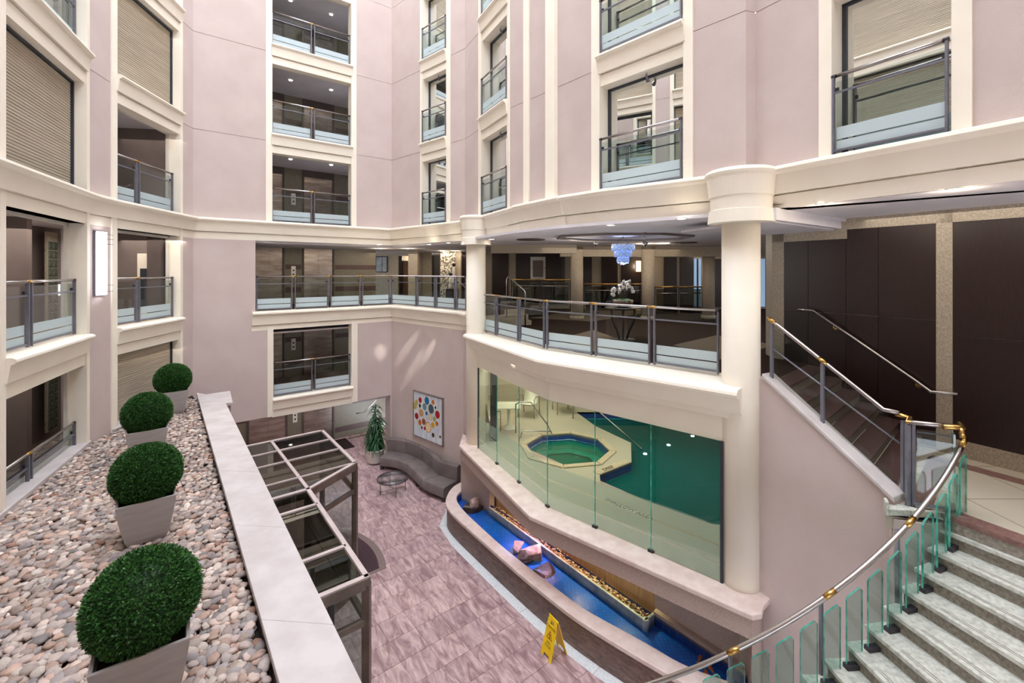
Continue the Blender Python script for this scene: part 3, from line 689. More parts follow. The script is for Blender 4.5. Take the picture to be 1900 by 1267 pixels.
x0, x1, z0, z1 = X21(984.5, 20.8), X21(1012, 20.8), EYE+(HY-518)/F*20.8, EYE+(HY-476.5)/F*20.8
mb = MB(); mb.box(x0, x1, 20.8, 20.94, z0, z1); mb.build('body', 'white_paint', cab)
mb = MB(); mb.box(x0+.1, x1-.1, 20.785, 20.8, z0+.1, z1-.16); mb.build('door_pane', 'taupe', cab)
mb = MB(); mb.box(x1-.06, x1-.035, 20.77, 20.8, (z0+z1)/2-.03, (z0+z1)/2+.03); mb.build('knob', 'black', cab)
# inner railings with copper-toned rails
def low_rail(a, b_, z, lab, n=2):
    t = thing('inner_railing', lab, 'railing', (a[0], a[1], z))
    A = Vector(a); B_ = Vector(b_)
    mb = MB(); mb.tube([(a[0], a[1], z+1.05), (b_[0], b_[1], z+1.05)], .03, 8); mb.build('handrail', 'brass', t)
    mb = MB(); mb.tube([(a[0], a[1], z+.82), (b_[0], b_[1], z+.82)], .018, 8); mb.build('mid_rail', 'steel', t)
    q = Sec(a, b_)
    for i in range(n+1):
        s = q.L*i/n; mb = MB(); q.box(mb, s-.02, s+.02, -.02, .02, z, z+1.03); mb.build('post', 'rail_dark', t)
        if i < n: mb = MB(); q.box(mb, s+.05, q.L*(i+1)/n-.05, -.005, .005, z+.08, z+.98); mb.build('glass_pane', 'glass_smoke', t)
low_rail((X21(949, 17.5), 17.5), (X21(1058, 17), 17.0), 5.35, 'glass railing with copper toned rail at the left end of the lobby', 2)
low_rail((X21(1084, 16.9), 16.9), (X21(1190, 16.6), 16.6), 5.2, 'glass railing with copper toned rail behind the orchid table', 2)
low_rail((X21(1215, 16.6), 16.6), (X21(1303, 16.8), 16.8), 5.1, 'glass railing with copper toned rail between the two right lobby columns', 2)
# wall lamp in the lobby
v = (X21(1184.5, 20.85), 20.85, EYE+(HY-494)/F*20.85)
t = thing('wall_lamp', 'warm glowing box sconce on the dark lobby wall', 'lamp', v)
mb = MB(); mb.box(v[0]-.09, v[0]+.09, 20.78, 20.9, v[2]-.24, v[2]+.24); mb.build('shade', 'shade_warm', t)
mb = MB(); mb.box(v[0]-.05, v[0]+.05, 20.88, 20.94, v[2]-.1, v[2]+.1); mb.build('bracket', 'rail_dark', t)
point_light('wall_lamp_light', (v[0], 20.5, v[2]), 8)
# recess behind facade C: far wall with door, art, mosaic panel
mb = MB()
YB = 21.5
def FX(px, y=YB): return (px-HX)/F*y
def FZ(py, y=YB): return EYE+(HY-py)/F*y
mb.box(-14, FX(739), YB, YB+.3, 5.4, 7.6); mb.box(FX(768), FX(801), YB, YB+.3, 5.4, 7.6); mb.box(FX(816), FX(905), YB, YB+.3, 5.4, 7.6); mb.box(FX(739), FX(768), YB, YB+.3, 7.45, 7.6)
mb.box(FX(768), FX(784), YB-1.2, YB, 5.4, 7.6); mb.box(FX(739), FX(816), YB+1.0, YB+1.2, 5.4, 7.6)
struct('wall_lobby_far', mb, 'granite_light')
mb = MB(); mb.box(FX(747, YB+.4), FX(766, YB+.4), YB+.35, YB+.45, 5.5, FZ(486, YB+.4)); d = struct('door_30', mb, 'wood_door')
for k in range(5):
    mb = MB(); mb.box(FX(749, YB+.4), FX(764, YB+.4), YB+.31, YB+.35, 5.75+k*.27, 5.93+k*.27); mb.build('door_panel', 'wood_door', d)
mb = MB(); mb.box(FX(740, YB+.3), FX(747, YB+.3), YB+.2, YB+.5, 5.5, 7.45); mb.box(FX(766, YB+.3), FX(768, YB+.3), YB+.2, YB+.5, 5.5, 7.45); mb.box(FX(747, YB+.3), FX(766, YB+.3), YB+.2, YB+.5, FZ(485.5), FZ(483.5)); struct('trim_16', mb, 'wood_dark')
point_light('door_niche_light', (FX(757), YB+.7, 7.35), 12)
mb = MB(); mb.box(FX(800.5), FX(817), YB+.3, YB+.4, 5.4, 7.5); struct('wall_dark_niche', mb, 'wood_dark')
art = thing('dark_artwork', 'dark framed abstract picture on the far lobby wall', 'picture', (FX(709), YB-.02, FZ(490)))
mb = MB(); mb.box(FX(698), FX(719.5), YB-.05, YB, FZ(505), FZ(475.5)); mb.build('frame', 'black', art)
mb = MB(); mb.box(FX(699), FX(709), YB-.06, YB-.05, FZ(504), FZ(477)); mb.box(FX(710), FX(718), YB-.06, YB-.05, FZ(504), FZ(477)); mb.build('canvas', 'trough', art)
m, nt, b = nodes_of('mosaic_wall'); tc = nt.nodes.new('ShaderNodeTexCoord'); vo = nt.nodes.new('ShaderNodeTexVoronoi'); vo.inputs['Scale'].default_value = 22
nt.links.new(tc.outputs['Object'], vo.inputs[0]); bw = nt.nodes.new('ShaderNodeSeparateColor'); nt.links.new(vo.outputs['Color'], bw.inputs[0])
nt.links.new(mix_col(nt, ramp(nt, bw.outputs[0], .3, .7), lin((90, 84, 76)), lin((205, 200, 188))), b.inputs['Base Color']); b.inputs['Roughness'].default_value = .2
mb = MB(); mb.box(FX(817, 19.8), FX(845, 19.8), 19.8, 20.1, 5.5, FZ(460, 19.8)); struct('wall_mosaic', mb, 'mosaic_wall')
mb = MB(); mb.box(FX(845, 19.9), FX(856, 19.9), 19.9, 20.1, 5.5, 7.6); mb.box(FX(853.5, 19.5), FX(855, 19.5), 19.5, 19.9, 5.5, 7.4); struct('wall_mosaic_side', mb, 'granite_light')
mb = MB(); mb.box(FX(855, 20), FX(890, 20), 20.0, 20.2, 5.5, 7.45); struct('wall_dark_end', mb, 'wood_dark')
for px, py in ((821, 466), (845.5, 464)):
    v = (FX(px, 19.4), 19.4, FZ(py, 19.4)); side = 'left' if px < 830 else 'right'
    t = thing('pendant_lamp', 'white dome pendant lamp hanging before the mosaic wall, %s one' % side, 'lamp', v, 'pendants at the mosaic wall')
    mb = MB(); mb.lathe([(.10, 0), (.095, .04), (.07, .09), (.03, .13), (.01, .14)], v, 20); mb.build('shade', 'lamp_warm', t)
    mb = MB(); mb.tube([(v[0], v[1], v[2]+.13), (v[0], v[1], 7.6)], .006, 6); mb.build('cord', 'black', t)
    point_light('pendant_light', (v[0], v[1]-.05, v[2]-.08), 6)
for px, h, lab in ((836, .55, 'short'), (842, .75, 'taller')):
    v = (FX(px, 18.9), 18.9, 6.0 if h < .7 else 6.2)
    t = thing('figurine', '%s pale figurine with a dark round head before the mosaic wall' % lab, 'statue', v)
    mb = MB(); mb.lathe([(.10, 0), (.09, .1), (.06, h*.5), (.065, h*.8), (.03, h*.95)], v, 16); mb.build('robe', 'plaster_white', t)
    mb = MB(); mb.ico((v[0], v[1], v[2]+h+.05), .085, 2); mb.build('head', 'black', t)
mb = MB(); mb.box(FX(828, 18.9), FX(850, 18.9), 18.7, 19.1, 5.5, 6.0); tag(mb.build('console_table', 'wood_dark', bevel=.01), 'dark console block under the pale figurines', 'table')
t = thing('stair_handrail', 'short sloping steel handrail end left of the far column on the lobby level', 'handrail', (-1.8, 15.2, 5.5))
mb = MB(); mb.tube([(FX(846, 15.2), 15.2, FZ(515.5, 15.2)), (FX(866, 14.6), 14.6, FZ(537, 14.6)), (FX(880, 14.6), 14.4, FZ(552, 14.6))], .022, 8); mb.tube([(FX(846, 15.2), 15.2, FZ(515.5, 15.2)), (FX(846, 15.2), 15.2, 5.5)], .018, 8); mb.build('rail', 'steel', t)
# downlights of the lobby ceiling
for i, (px, py) in enumerate(((704, 453), (706, 461), (757, 461), (796, 453), (832, 450), (912, 443.5), (1133, 417), (1265, 405), (1098, 446), (1233, 451.5), (1234, 464), (1333, 466), (1060, 443), (1195, 452))):
    Y = F*(7.6-EYE)/(HY-py)
    near = ('over the far left wing', 'over the left wing near the stone wall', 'in front of the brown door', 'before the dark niche', 'beside the far column', 'behind the far column', 'just inside the cornice, left', 'just inside the cornice, right', 'left of the chandelier', 'right of the chandelier', 'far right of the chandelier', 'beside the near column', 'above the left lobby column', 'above the middle lobby column')[i]
    downlight((px-HX)/F*Y, Y, 7.6, .07, 'round ceiling downlight '+near, 'lobby downlights', 0 if i in (3, 4, 5, 6, 7) else 8)

# ================================================================== railings, windows, blinds
def railing(name, label, pts, z, cuts, h=1.06, group=None, hooks=True, ends=True, frost=True, glass='glass', post='rail_grey', rail='steel', double=True, collar=True):
    """pts plan polyline; cuts: list of (x,y) points on it where panels meet (first and last included)"""
    t = thing(name, label, 'railing', (pts[0][0], pts[0][1], z), group)
    P = [Vector(p) for p in cuts]
    mb = MB(); mb.tube([(p[0], p[1], z+h) for p in pts], .024, 12); mb.build('handrail', rail, t)
    n = len(P)-1
    for i in range(n):
        q = Sec(P[i], P[i+1]); g0 = .05 if i else .02; g1 = .05 if i < n-1 else .02
        a, b_ = g0, q.L-g1
        for s in (a, b_):
            mb = MB(); q.box(mb, s-.012, s+.012, -.025, .025, z+.02, z+h-.02); mb.build('post', post, t)
        mb = MB(); q.box(mb, a, b_, -.010, .010, z+h-.235, z+h-.21); mb.build('mid_rail', post, t)
        mb = MB(); q.box(mb, a, b_, -.012, .012, z+.045, z+.075); mb.build('bottom_rail', post, t)
        mb = MB(); q.box(mb, a+.02, b_-.02, -.036, -.028, z+.06, z+h-.07); gp = mb.build('glass_pane', glass, t)
        if frost:
            for zz in ((.075, .195), (.215, .375)):
                mb = MB(); q.box(mb, a+.025, b_-.025, -.0275, -.0255, z+zz[0], z+zz[1]); mb.build('frosted_band', 'frost', gp)
        for s in ((a, b_) if hooks else ()):
            mb = MB(); q.box(mb, s-.02+(.03 if s == a else -.03), s+.02+(.03 if s == a else -.03), -.045, -.02, z+h-.2, z+h-.15); mb.build('glass_clamp', 'rail_dark', t)
    if collar:
        for i in range(1, n):
            a = P[i]-(P[i]-P[i-1]).normalized()*.09; b_ = P[i]+(P[i+1]-P[i]).normalized()*.09
            mb = MB(); mb.tube([(a.x, a.y, z+h), (P[i].x, P[i].y, z+h), (b_.x, b_.y, z+h)], .0265, 12); mb.build('brass_collar', 'brass', t)
    for e, f_ in ((0, 1), (-1, -2)):
        a = Vector(pts[e]); b_ = a+(Vector(pts[f_])-a).normalized()*.05; mb = MB(); mb.tube([(a.x, a.y, z+h), (b_.x, b_.y, z+h)], .027, 12); mb.build('end_cap', 'rail_dark', t)
    return t
def sec_rail(q, s0, s1, z, n, label, d=-.12, mid=None, **k):
    pts = [q.p2(s0, d), q.p2(s1, d)]; cuts = [q.p2(s0+(s1-s0)*i/n, d) for i in range(n+1)]
    if mid: a = q.pt(0, d); kk = (mid-HX)/F; cuts[1] = q.p2((kk*a.y-a.x)/(q.u.x-kk*q.u.y), d)
    return railing('balcony_railing', label, pts, z, cuts, **k)
def blind(idx, q, s0, s1, z0, z1, d=-.22, lab=None):
    """roller shutter of horizontal slats in a dark guide frame: a closed window of the setting"""
    mb = MB()
    for e in (s0, s1-.03): q.box(mb, e, e+.03, d-.02, d+.06, z0, z1)
    q.box(mb, s0, s1, d-.02, d+.06, z1-.05, z1)
    w_ = struct('window_%d' % idx, mb, 'frame_dark')
    mb = MB(); st = .052; n = int((z1-z0)/st); st = (z1-z0)/n; vs = []; fs = []
    for i in range(n):
        za = z0+i*st
        for zz, dd in ((za, .0), (za+st*.2, .014), (za+st*.8, .014), (za+st, 0)):
            for s in (s0+.02, s1-.02): v = q.pt(s, d+dd, zz); vs.append(v)
    for i in range(len(vs)//2-1): fs.append((2*i, 2*i+1, 2*i+3, 2*i+2))
    mb.poly(vs, fs); tag(mb.build('shutter_slats', 'blind', w_), kind='stuff'); return w_
def glazed(idx, q, s0, s1, z0, z1, d=-.28, m='glass_coated', room=True):
    mb = MB()
    for e in (s0, s1-.05): q.box(mb, e, e+.05, d-.03, d+.03, z0, z1)
    q.box(mb, s0, s1, d-.03, d+.03, z1-.05, z1); q.box(mb, s0, s1, d-.03, d+.03, z0, z0+.05)
    w_ = struct('window_%d' % idx, mb, 'frame_dark')
    mb = MB(); q.box(mb, s0+.05, s1-.05, d-.004, d+.004, z0+.05, z1-.05); mb.build('pane', m, w_)
    if room:
        mb = MB(); A = [q.pt(s0-.2, d-.1), q.pt(s1+.2, d-.1), q.pt(s1+.2, d-1.6), q.pt(s0-.2, d-1.6)]
        q.box(mb, s0-.3, s1+.3, d-1.7, d-1.6, z0-.2, z1+.2)
        for e in (s0-.3, s1+.2): q.box(mb, e, e+.1, d-1.6, d-.05, z0-.2, z1+.2)
        q.box(mb, s0-.3, s1+.3, d-1.6, d-.05, z0-.3, z0-.02); q.box(mb, s0-.3, s1+.3, d-1.6, d-.05, z1+.02, z1+.2); mb.build('room_behind', 'taupe', w_)
    return w_
lvn = {2.8: 'one floor below the lobby', 2.75: 'one floor below the lobby', 5.5: 'at lobby level', 8.26: 'just above the cornice', 11.0: 'second row above the cornice', 13.76: 'third row above the cornice'}
wi = 1
# left bays
for q, (s0, s1), nm, kinds in ((WL1, W1, 'nearest left bay', {2.75: 'r', 5.5: 'r', 8.26: 'b', 11.0: 'g', 13.76: 'b'}), (WL3, W2, 'narrower left bay by the wall lamp', {2.75: 'b', 5.5: 'r', 8.26: 'r', 11.0: 'b', 13.76: 'b'})):
    for z, k in kinds.items():
        zt = z+2.15 if z > 2.8 else 5.5-.6
        if k == 'b': blind(wi, q, s0, s1, z if z > 3 else 3.3, zt)
        else:
            mb = MB()
            for e in (s0, s1-.06): q.box(mb, e, e+.06, -.30, -.24, z, zt)
            q.box(mb, s0, s1, -.3, -.24, zt-.05, zt+.2); struct('window_%d' % wi, mb, 'plaster_white' if k == 'r' else 'frame_dark')
            if k == 'g': glazed(wi+60, q, s0+.06, s1-.06, z, zt-.05)
            sec_rail(q, s0+.0, s1-.04, z, 2, 'glass balcony railing in the %s, %s' % (nm, lvn[z]), d=-.14, mid=255 if q is WL3 else 54)
        wi += 1
W0 = (s0a+.13, s0b-.13)
for z in LV[:5]: blind(wi, WL1, W0[0], W0[1], z, z+2.15); wi += 1
for z in LV[:5]: blind(wi, WL0, 1.33, 4.27, z, z+2.15); wi += 1
for q in (WR1, WR2):
    k = int(q.L//3.6); st = q.L/k
    for i in range(k):
        for z in LV[:5]: blind(wi, q, i*st+.64, (i+1)*st-.64, z, z+2.15); wi += 1
for q, (s0, s1) in ((WL1, W1), (WL3, W2), (WL1, W0), (WL0, (1.33, 4.27)), (WB, WBW), (WC, WCW), (WD1, W5), (WD3, W3), (WD4, W4))+tuple((q, (i*(q.L/int(q.L//3.6))+.64, (i+1)*(q.L/int(q.L//3.6))-.64)) for q in (WR1, WR2) for i in range(int(q.L//3.6))):
    for z in LV[5:]: blind(wi, q, s0, s1, z, z+2.15 if z < 22 else 24.6); wi += 1
# pale framed opening deep in the narrower left bay at lobby level, with a dark pier beside it
q = WL3; a = q.pt(q.L, 0); dq = lambda px: ((px-HX)/F*a.y-a.x)/(q.n.x-(px-HX)/F*q.n.y)
mb = MB(); q.box(mb, q.L-.05, q.L+.03, dq(257), dq(286), 5.5, 7.2); wo = struct('window_98', mb, 'cream')
mb = MB(); q.box(mb, q.L-.07, q.L-.04, dq(263), dq(284), 5.75, 6.80); mb.build('pane', 'frame_dark', wo)
mb = MB(); q.box(mb, q.L-.30, q.L+.03, dq(286), dq(311), 5.5, 7.75); struct('wall_pier_left', mb, 'taupe_dark')
# low sill of the nearest left bay at the pebble bed
mb = MB(); mb.prism([WL1.p2(W1[0]-.2, .06), WL1.p2(s1b, .06), WL1.p2(s1b, -.0), WL1.p2(W1[1], -.3), WL1.p2(W1[0]-.2, -.3)], 3.30, 3.38); struct('trim_17', mb, 'stone', bevel=.01)
mb = MB(); WL3.box(mb, .0, .9, -.3, .05, 3.3, 3.36); struct('trim_18', mb, 'stone', bevel=.01)
# back bay, corridor open behind
for z in (8.26, 11.0, 13.76): sec_rail(WB, WBW[0], WBW[1], z, 2, 'two-panel glass railing in the back facade bay, '+lvn[z], d=-.10, group=None)
sec_rail(WB, WB2[0], WB2[1], 2.80, 2, 'two-panel glass railing in the back bay under the lobby balcony', d=-.10)
# lobby level railings
c1 = [WB.p2(WB.at(p), -.10) for p in (476, 546, 613, 672)]+[WB.p2(WB.L-.02, -.10)]
c2 = [WC.p2(WC.at(p), -.10) for p in (769, 803.5, 841)]+[WC.p2(WC.L-.05, -.10)]
corner = Vector(WB.p2(WB.L, -.10)); c1[-1] = tuple(corner)
railing('balcony_railing', 'long glass railing of the upper lobby floor turning the far corner', [c1[0], tuple(corner), c2[-1]], 5.5, c1+c2)
RL = [(-.96, 13.02), (.73, 9.95), (3.40, 7.46)]
QA, QB = Sec(RL[0], RL[1]), Sec(RL[1], RL[2])
cuts = [RL[0]]+[QA.p2(QA.at(p)) for p in (921, 963)]+[RL[1]]+[QB.p2(QB.at(p)) for p in (1101.5, 1209.5)]+[RL[2]]
railing('balcony_railing', 'curved glass railing in front of the orchid table between the two cream columns', RL, 5.02, cuts, h=1.06)
mb = MB(); mb.box(-1.06, -.94, 12.82, 12.98, 5.0, 5.22)
tag(mb.build('floor_box', 'steel'), 'small metal plate box at the foot of the far column', 'box')
# glazed windows of corner and right facades, each with a rail in front
for q, (s0, s1), nm in ((WC, WCW, 'narrow corner window'), (WD1, W5, 'narrow window right of the corner'), (WD3, W3, 'middle window of the right facade'), (WD4, W4, 'widest window of the right facade')):
    for z in (8.26, 11.0, 13.76):
        glazed(wi, q, s0, s1, z, z+2.15); wi += 1
        sec_rail(q, s0, s1-.02, z+.02, 1, 'single-panel glass railing before the %s, %s' % (nm, lvn[z]), d=.02)
# small security cameras / lamps under spandrels
for q, px, z, nm in ((WC, 808, 8.26, 'narrow corner window'), (WD1, 921, 8.26, 'narrow window right of the corner'), (WD3, 1193, 8.26, 'middle window of the right facade'), (WC, 808, 11.0, 'upper narrow corner window'), (WD1, 921, 11.0, 'upper narrow window right of the corner')):
    v = q.pt(q.at(px), -.12, z+2.12)
    t = thing('spot_fixture', 'small white spotlight under the fascia of the '+nm, 'spotlight', tuple(v))
    mb = MB(); mb.lathe([(.03, 0), (.03, .05)], tuple(v), 12); mb.build('base', 'white_paint', t)
    mb = MB(); mb.tube([tuple(v), tuple(v+Vector((0, 0, -.05))), tuple(v+Vector((q.n.x*-.06, q.n.y*-.06, -.13)))], [.012, .02, .035], 10); mb.build('head', 'rail_grey', t)
# wall lamp on the left pier
ls = WL2.L*.42; v = WL2.pt(ls, .09, (WL2.zof(178, 430)+WL2.zof(178, 547))/2); hz = (WL2.zof(178, 430)-WL2.zof(178, 547))/2
t = thing('wall_sconce', 'tall bright curved wall lamp on the pink pier between the left bays', 'lamp', tuple(v))
mb = MB()
pp = [(-.15+.30*i/8, .05+.05*math.sin(PI*i/8)) for i in range(9)]
vs = []; 
for zz in (v.z-hz, v.z+hz):
    for s, d in pp: vs.append(WL2.pt(ls+s, d+.03, zz))
mb.poly(vs, [(i, i+1, 10+i, 9+i) for i in range(8)]); 
mb.build('diffuser', 'lamp_cold', t)
mb = MB(); WL2.box(mb, ls-.16, ls+.16, 0, .05, v.z-hz-.02, v.z+hz+.02); mb.build('back_plate', 'rail_grey', t)
for dz in (.93, .78, .62, -.70, -.9):
    mb = MB(); mb.tube([tuple(WL2.pt(ls-.17, .12, v.z+hz*dz)), tuple(WL2.pt(ls, .145, v.z+hz*dz)), tuple(WL2.pt(ls+.24, .14, v.z+hz*dz))], .005, 6); mb.build('rod', 'rail_dark', t)
area = area_light('sconce_light', tuple(WL2.pt(ls, .3, v.z)), .25, 25, (1, .97, .9), 1.2); area.rotation_euler = Vector((WL2.n.x, WL2.n.y, 0)).to_track_quat('-Z', 'Y').to_euler()
# glass-block panels inside the nearest left bay
for z0, z1, nm in ((5.55, 7.6, 'at lobby level'), (3.0, 4.75, 'one floor below the lobby')):
    q = WL1; d = -1.5
    a = q.pt(0, d); kk = (89-HX)/F; sa = (kk*a.y-a.x)/(q.u.x-kk*q.u.y); t = thing('glass_block_screen', 'narrow two-wide glass block screen inside the nearest left bay, '+nm, 'glass blocks', tuple(q.pt(sa, d, z0)))
    first = None; mb = MB(); q.box(mb, sa-.02, sa+.46, d-.05, d, z0-.02, z1+.05); mb.build('mortar_core', 'granite_light', t)
    n = int((z1-z0)/.21)
    for i in range(n):
        for k in (0, 1):
            if first is None:
                mb = MB(); q.box(mb, sa+.01+k*.22, sa+.21+k*.22, d-.08, d+.02, z0+i*.21, z0+i*.21+.195); first = mb.build('glass_block', 'glass_block_m' if 'glass_block_m' in MATS else 'frost_green', t, bevel=.012)
            else:
                o = first.copy(); C.objects.link(o); o.location = (q.u.x*k*.22, q.u.y*k*.22, i*.21)

# ================================================================== right hand: stone and wood wall, inner flight, landing, curved stair
WE = Sec((5.0-.0, 9.49), (9.0, 2.56))      # travels towards the viewer; court on the right
e0 = Vector((6.93, 6.15)); ue = Vector((.5, -.866)); WE = Sec(tuple(e0-ue*3.42), tuple(e0+ue*4.2))
mb = MB(); WE.box(mb, 0, WE.L, -.35, -.02, 0, 7.66); WE.box(mb, 0, WE.at(1455), -.02, .015, 3.8, 7.66)
sw1, sw2, sw3 = WE.at(1572), WE.at(1737.5), WE.at(1768)
WE.box(mb, sw2, sw3, -.02, .015, 3.8, 7.66); WE.box(mb, 0, sw1, -.02, .015, 7.30, 7.66); WE.box(mb, sw1, WE.L, -.02, .015, 7.46, 7.66); WE.box(mb, sw3, WE.L, -.02, .02, 3.8, 4.24)
LS_ = [(WE.at(1500), 5.12), (sw2, 4.2)]
struct('wall_stair', mb, 'granite_light')
pw = sholder('wall_wood_panels')
def wpan(s0, s1, z0, z1):
    mb = MB(); WE.box(mb, s0+.004, s1-.004, -.02, .004, z0, z1); mb.build('panel', 'wood_dark', pw)
sm = WE.at(1455)
for a, b_, t_ in ((sm, (sm+sw1)/2-.1, 7.30), ((sm+sw1)/2-.1, WE.at(1570), 7.30), (WE.at(1570), WE.at(1630), 7.46), (WE.at(1630), sw2, 7.46)):
    wpan(a, b_, 5.98, t_); wpan(a, b_, 4.05, 5.97)
x = sw3
for w_ in (.95, .95, .95): wpan(x, x+w_, 5.78, 7.46); wpan(x, x+w_, 4.24, 5.77); x += w_
mb = MB(); Sec(WE.p2(WE.L), (8.3, -.6)).box(mb, -.2, 3.5, -.3, 0, 0, 8); mb.prism([(5.22, 9.12), (15.2, 11.5), (15.2, 11.8), (5.3, 9.5)], 4.7, 7.7); struct('wall_stair_end', mb, 'granite_light')
# soffit over landing and stair
mb = MB(); mb.prism([WD4.p2(-.2, -.02), WD4.p2(8, -.02), WE.p2(WE.L, -.1), WE.p2(WE.at(1550), -.1), (3.78, 6.85)], 7.652, 7.72); struct('ceiling_landing', mb, 'ceiling_grey')
mb = MB(); b0, b1 = Vector((3.80, 6.72)), Vector(WE.p2(WE.at(1550), 0)); q = Sec(tuple(b0), tuple(b1)); q.box(mb, 0, q.L, -.0, .10, 7.48, 7.66); mb.prism([tuple(b0), tuple(b1), WE.p2(0, 0), (3.2, 8.6)], 7.46, 7.50); struct('ceiling_drop', mb, 'ceiling_grey')
for i, (px, py) in enumerate(((1526, 378), (1773, 349.5))):
    Y = F*(7.66-EYE)/(HY-py); downlight((px-HX)/F*Y, Y, 7.66, .065, ('left' if i == 0 else 'right')+' round downlight in the soffit above the landing', 'landing downlights', 4)
# wall handrail
t = thing('wall_handrail', 'steel handrail with brass rosettes fixed to the dark wood stair wall', 'handrail', tuple(WE.pt(WE.at(1515), .08, 5.9)))
def ept(px, py, d=.09): s = WE.at(px); v = WE.pt(s, d); return (v.x, v.y, EYE+(HY-py)/F*v.y)
mb = MB(); mb.tube([ept(1486, 574), ept(1514, 576), ept(1700, 704), ept(1732, 727), ept(1782, 731)], .024, 12); mb.build('rail', 'steel', t)
for px, py in ((1551, 603), (1705, 710)):
    a = Vector(ept(px, py+4, .0)); n_ = Vector((WE.n.x, WE.n.y, 0)); mb = MB(); mb.tube([tuple(a), tuple(a+n_*.015)], .045, 16); mb.tube([tuple(a+n_*.01), tuple(a+n_*.08+Vector((0, 0, .01)))], .012, 8); mb.build('rosette', 'brass', t)
# inner flight: six risers from 5.0 down to 4.0
ST0 = Vector((3.86, 6.72)); ud = Vector((.5, -.866)); wd = Vector((.741, .672)); run = .27
fl_ = thing('inner_staircase', 'short straight stone flight beside the dark wood wall down to the landing', 'staircase', (4.6, 6.4, 4.0))
WID = 2.30
for i in range(6):
    z = 5.0-(i+1)*1.0/6; a = ST0+wd*.14+ud*(run*i+.12-.14*.2); b_ = ST0+wd*.14+ud*(run*(i+1)+.14-.14*.2)
    if i == 5: break
    mb = MB(); mb.prism([tuple(a), tuple(a+wd*WID), tuple(b_+wd*WID), tuple(b_)], z-.03, z); mb.build('tread', 'brown_stone', fl_, bevel=.004)
    mb = MB(); c_ = b_-ud*.03; mb.prism([tuple(c_), tuple(c_+wd*WID), tuple(c_+wd*WID-ud*.02), tuple(c_-ud*.02)], z-1/6, z-.03); mb.build('riser', 'granite', fl_)
mb = MB(); c_ = ST0+ud*.12; mb.prism([tuple(c_-ud*.3), tuple(c_-ud*.3+wd*WID), tuple(c_+wd*WID), tuple(c_)], 4.96, 5.0); mb.build('tread', 'brown_stone', fl_)
mb = MB(); mb.prism([tuple(c_-ud*.03), tuple(c_-ud*.03+wd*WID), tuple(c_+wd*WID-ud*.01), tuple(c_-ud*.01)], 5-1/6, 4.97); mb.build('riser', 'granite', fl_)
# stringer wall and sloping coping
A0 = P3(1402, 686, 5.28); A1 = P3(1673, 917, 4.16)
SA = Vector((3.72, 6.74)); SB = Vector((4.47, 5.30))
q = Sec(tuple(SA), tuple(SB))
mb = MB(); k = lambda s: 5.22+(4.10-5.22)*s/q.L
vs = []
for s in (0, q.L):
    for d, dz in ((.04, 0), (-.24, 0), (-.24, -.07), (.04, -.07)): v = q.pt(s, d, k(s)+dz); vs.append(v)
mb.poly(vs, [(0, 1, 2, 3), (7, 6, 5, 4), (0, 4, 5, 1), (1, 5, 6, 2), (2, 6, 7, 3), (3, 7, 4, 0)]); struct('trim_20', mb, 'stone', bevel=.015)
CS = Vector((3.2, 8.6)); RB = 3.95
def cp(a, r): a = math.radians(a); return (CS.x+r*math.sin(a), CS.y-r*math.cos(a))
AI = lambda i: 28.4-3.42*i
ZI = lambda i: 3.83-.1667*i
mb = MB()
vs = []
for s in (0, q.L):
    for d in (0, -.2):
        for z in (0, k(s)-.07): vs.append(q.pt(s, d, z))
mb.poly(vs, [(0, 1, 3, 2), (4, 6, 7, 5), (0, 4, 5, 1), (2, 3, 7, 6), (1, 5, 7, 3), (0, 2, 6, 4)])
w_pts = [(4.30, 5.26)]+[cp(a, RB-.30) for a in (17.5, 22, 27, 33, 40, 50)]
mb.prism([(3.74, 6.72), (3.6, 6.98), (3.75, 7.12), (3.9, 6.85)], 0, 5.12)
mb.sweep([tuple(SB+Vector((-.03, .05)))]+[(4.36, 5.20)]+[(4.62, 5.10), (4.90, 5.14), (5.5, 5.3), (7.2, 6.2)], [(0, 0), (0, 3.9), (-.15, 3.9), (-.15, 0)])
struct('wall_stringer', mb, 'stucco')
# landing slab with ledge
LP = [(4.29, 5.22), (4.56, 5.12), cp(25.6, RB-.05), cp(25.6, 6.6), (9.6, 2.0), WE.p2(WE.L, 0), WE.p2(WE.at(1700), 0), tuple(ST0+ud*1.5+wd*2.3), tuple(ST0+ud*1.55), (4.45, 5.5)]
LP = [(4.29, 5.22), cp(25.6, RB-.12), cp(25.6, 6.9), (9.3, 1.6), WE.p2(WE.L, -.2), WE.p2(WE.at(1690), -.2), tuple(ST0+ud*1.46+wd*2.36), tuple(ST0+ud*1.46)]
mb = MB(); mb.prism(LP, 3.78, 3.999); lf = struct('floor_landing', mb, 'terrazzo_landing')
mb = MB(); n0, n1 = Vector(cp(25.6, RB-.12)), Vector(cp(25.6, 6.9)); dd_ = (n1-n0).normalized(); pp = Vector((dd_.y, -dd_.x)); pp = pp if pp.x > 0 else -pp
mb.prism([tuple(n0+pp*-.015), tuple(n1+pp*-.015), tuple(n1+pp*.20), tuple(n0+pp*.20)], 3.95, 4.003)
mb.prism([WE.p2(WE.at(1745), .30), WE.p2(WE.L, .30), WE.p2(WE.L, .52), WE.p2(WE.at(1745), .52)], 3.99, 4.003)
mb.prism([tuple(ST0+ud*1.58+wd*.1), tuple(ST0+ud*1.58+wd*2.0), tuple(ST0+ud*1.8+wd*2.0), tuple(ST0+ud*1.8+wd*.1)], 3.99, 4.003)
mb.build('border_inlay', 'red_stone', lf)
mb = MB(); mb.prism([tuple(n0-pp*.004), tuple(n1-pp*.004), tuple(n1+pp*.02), tuple(n0+pp*.02)], 3.8, 3.95); mb.build('riser', 'granite_riser', lf)
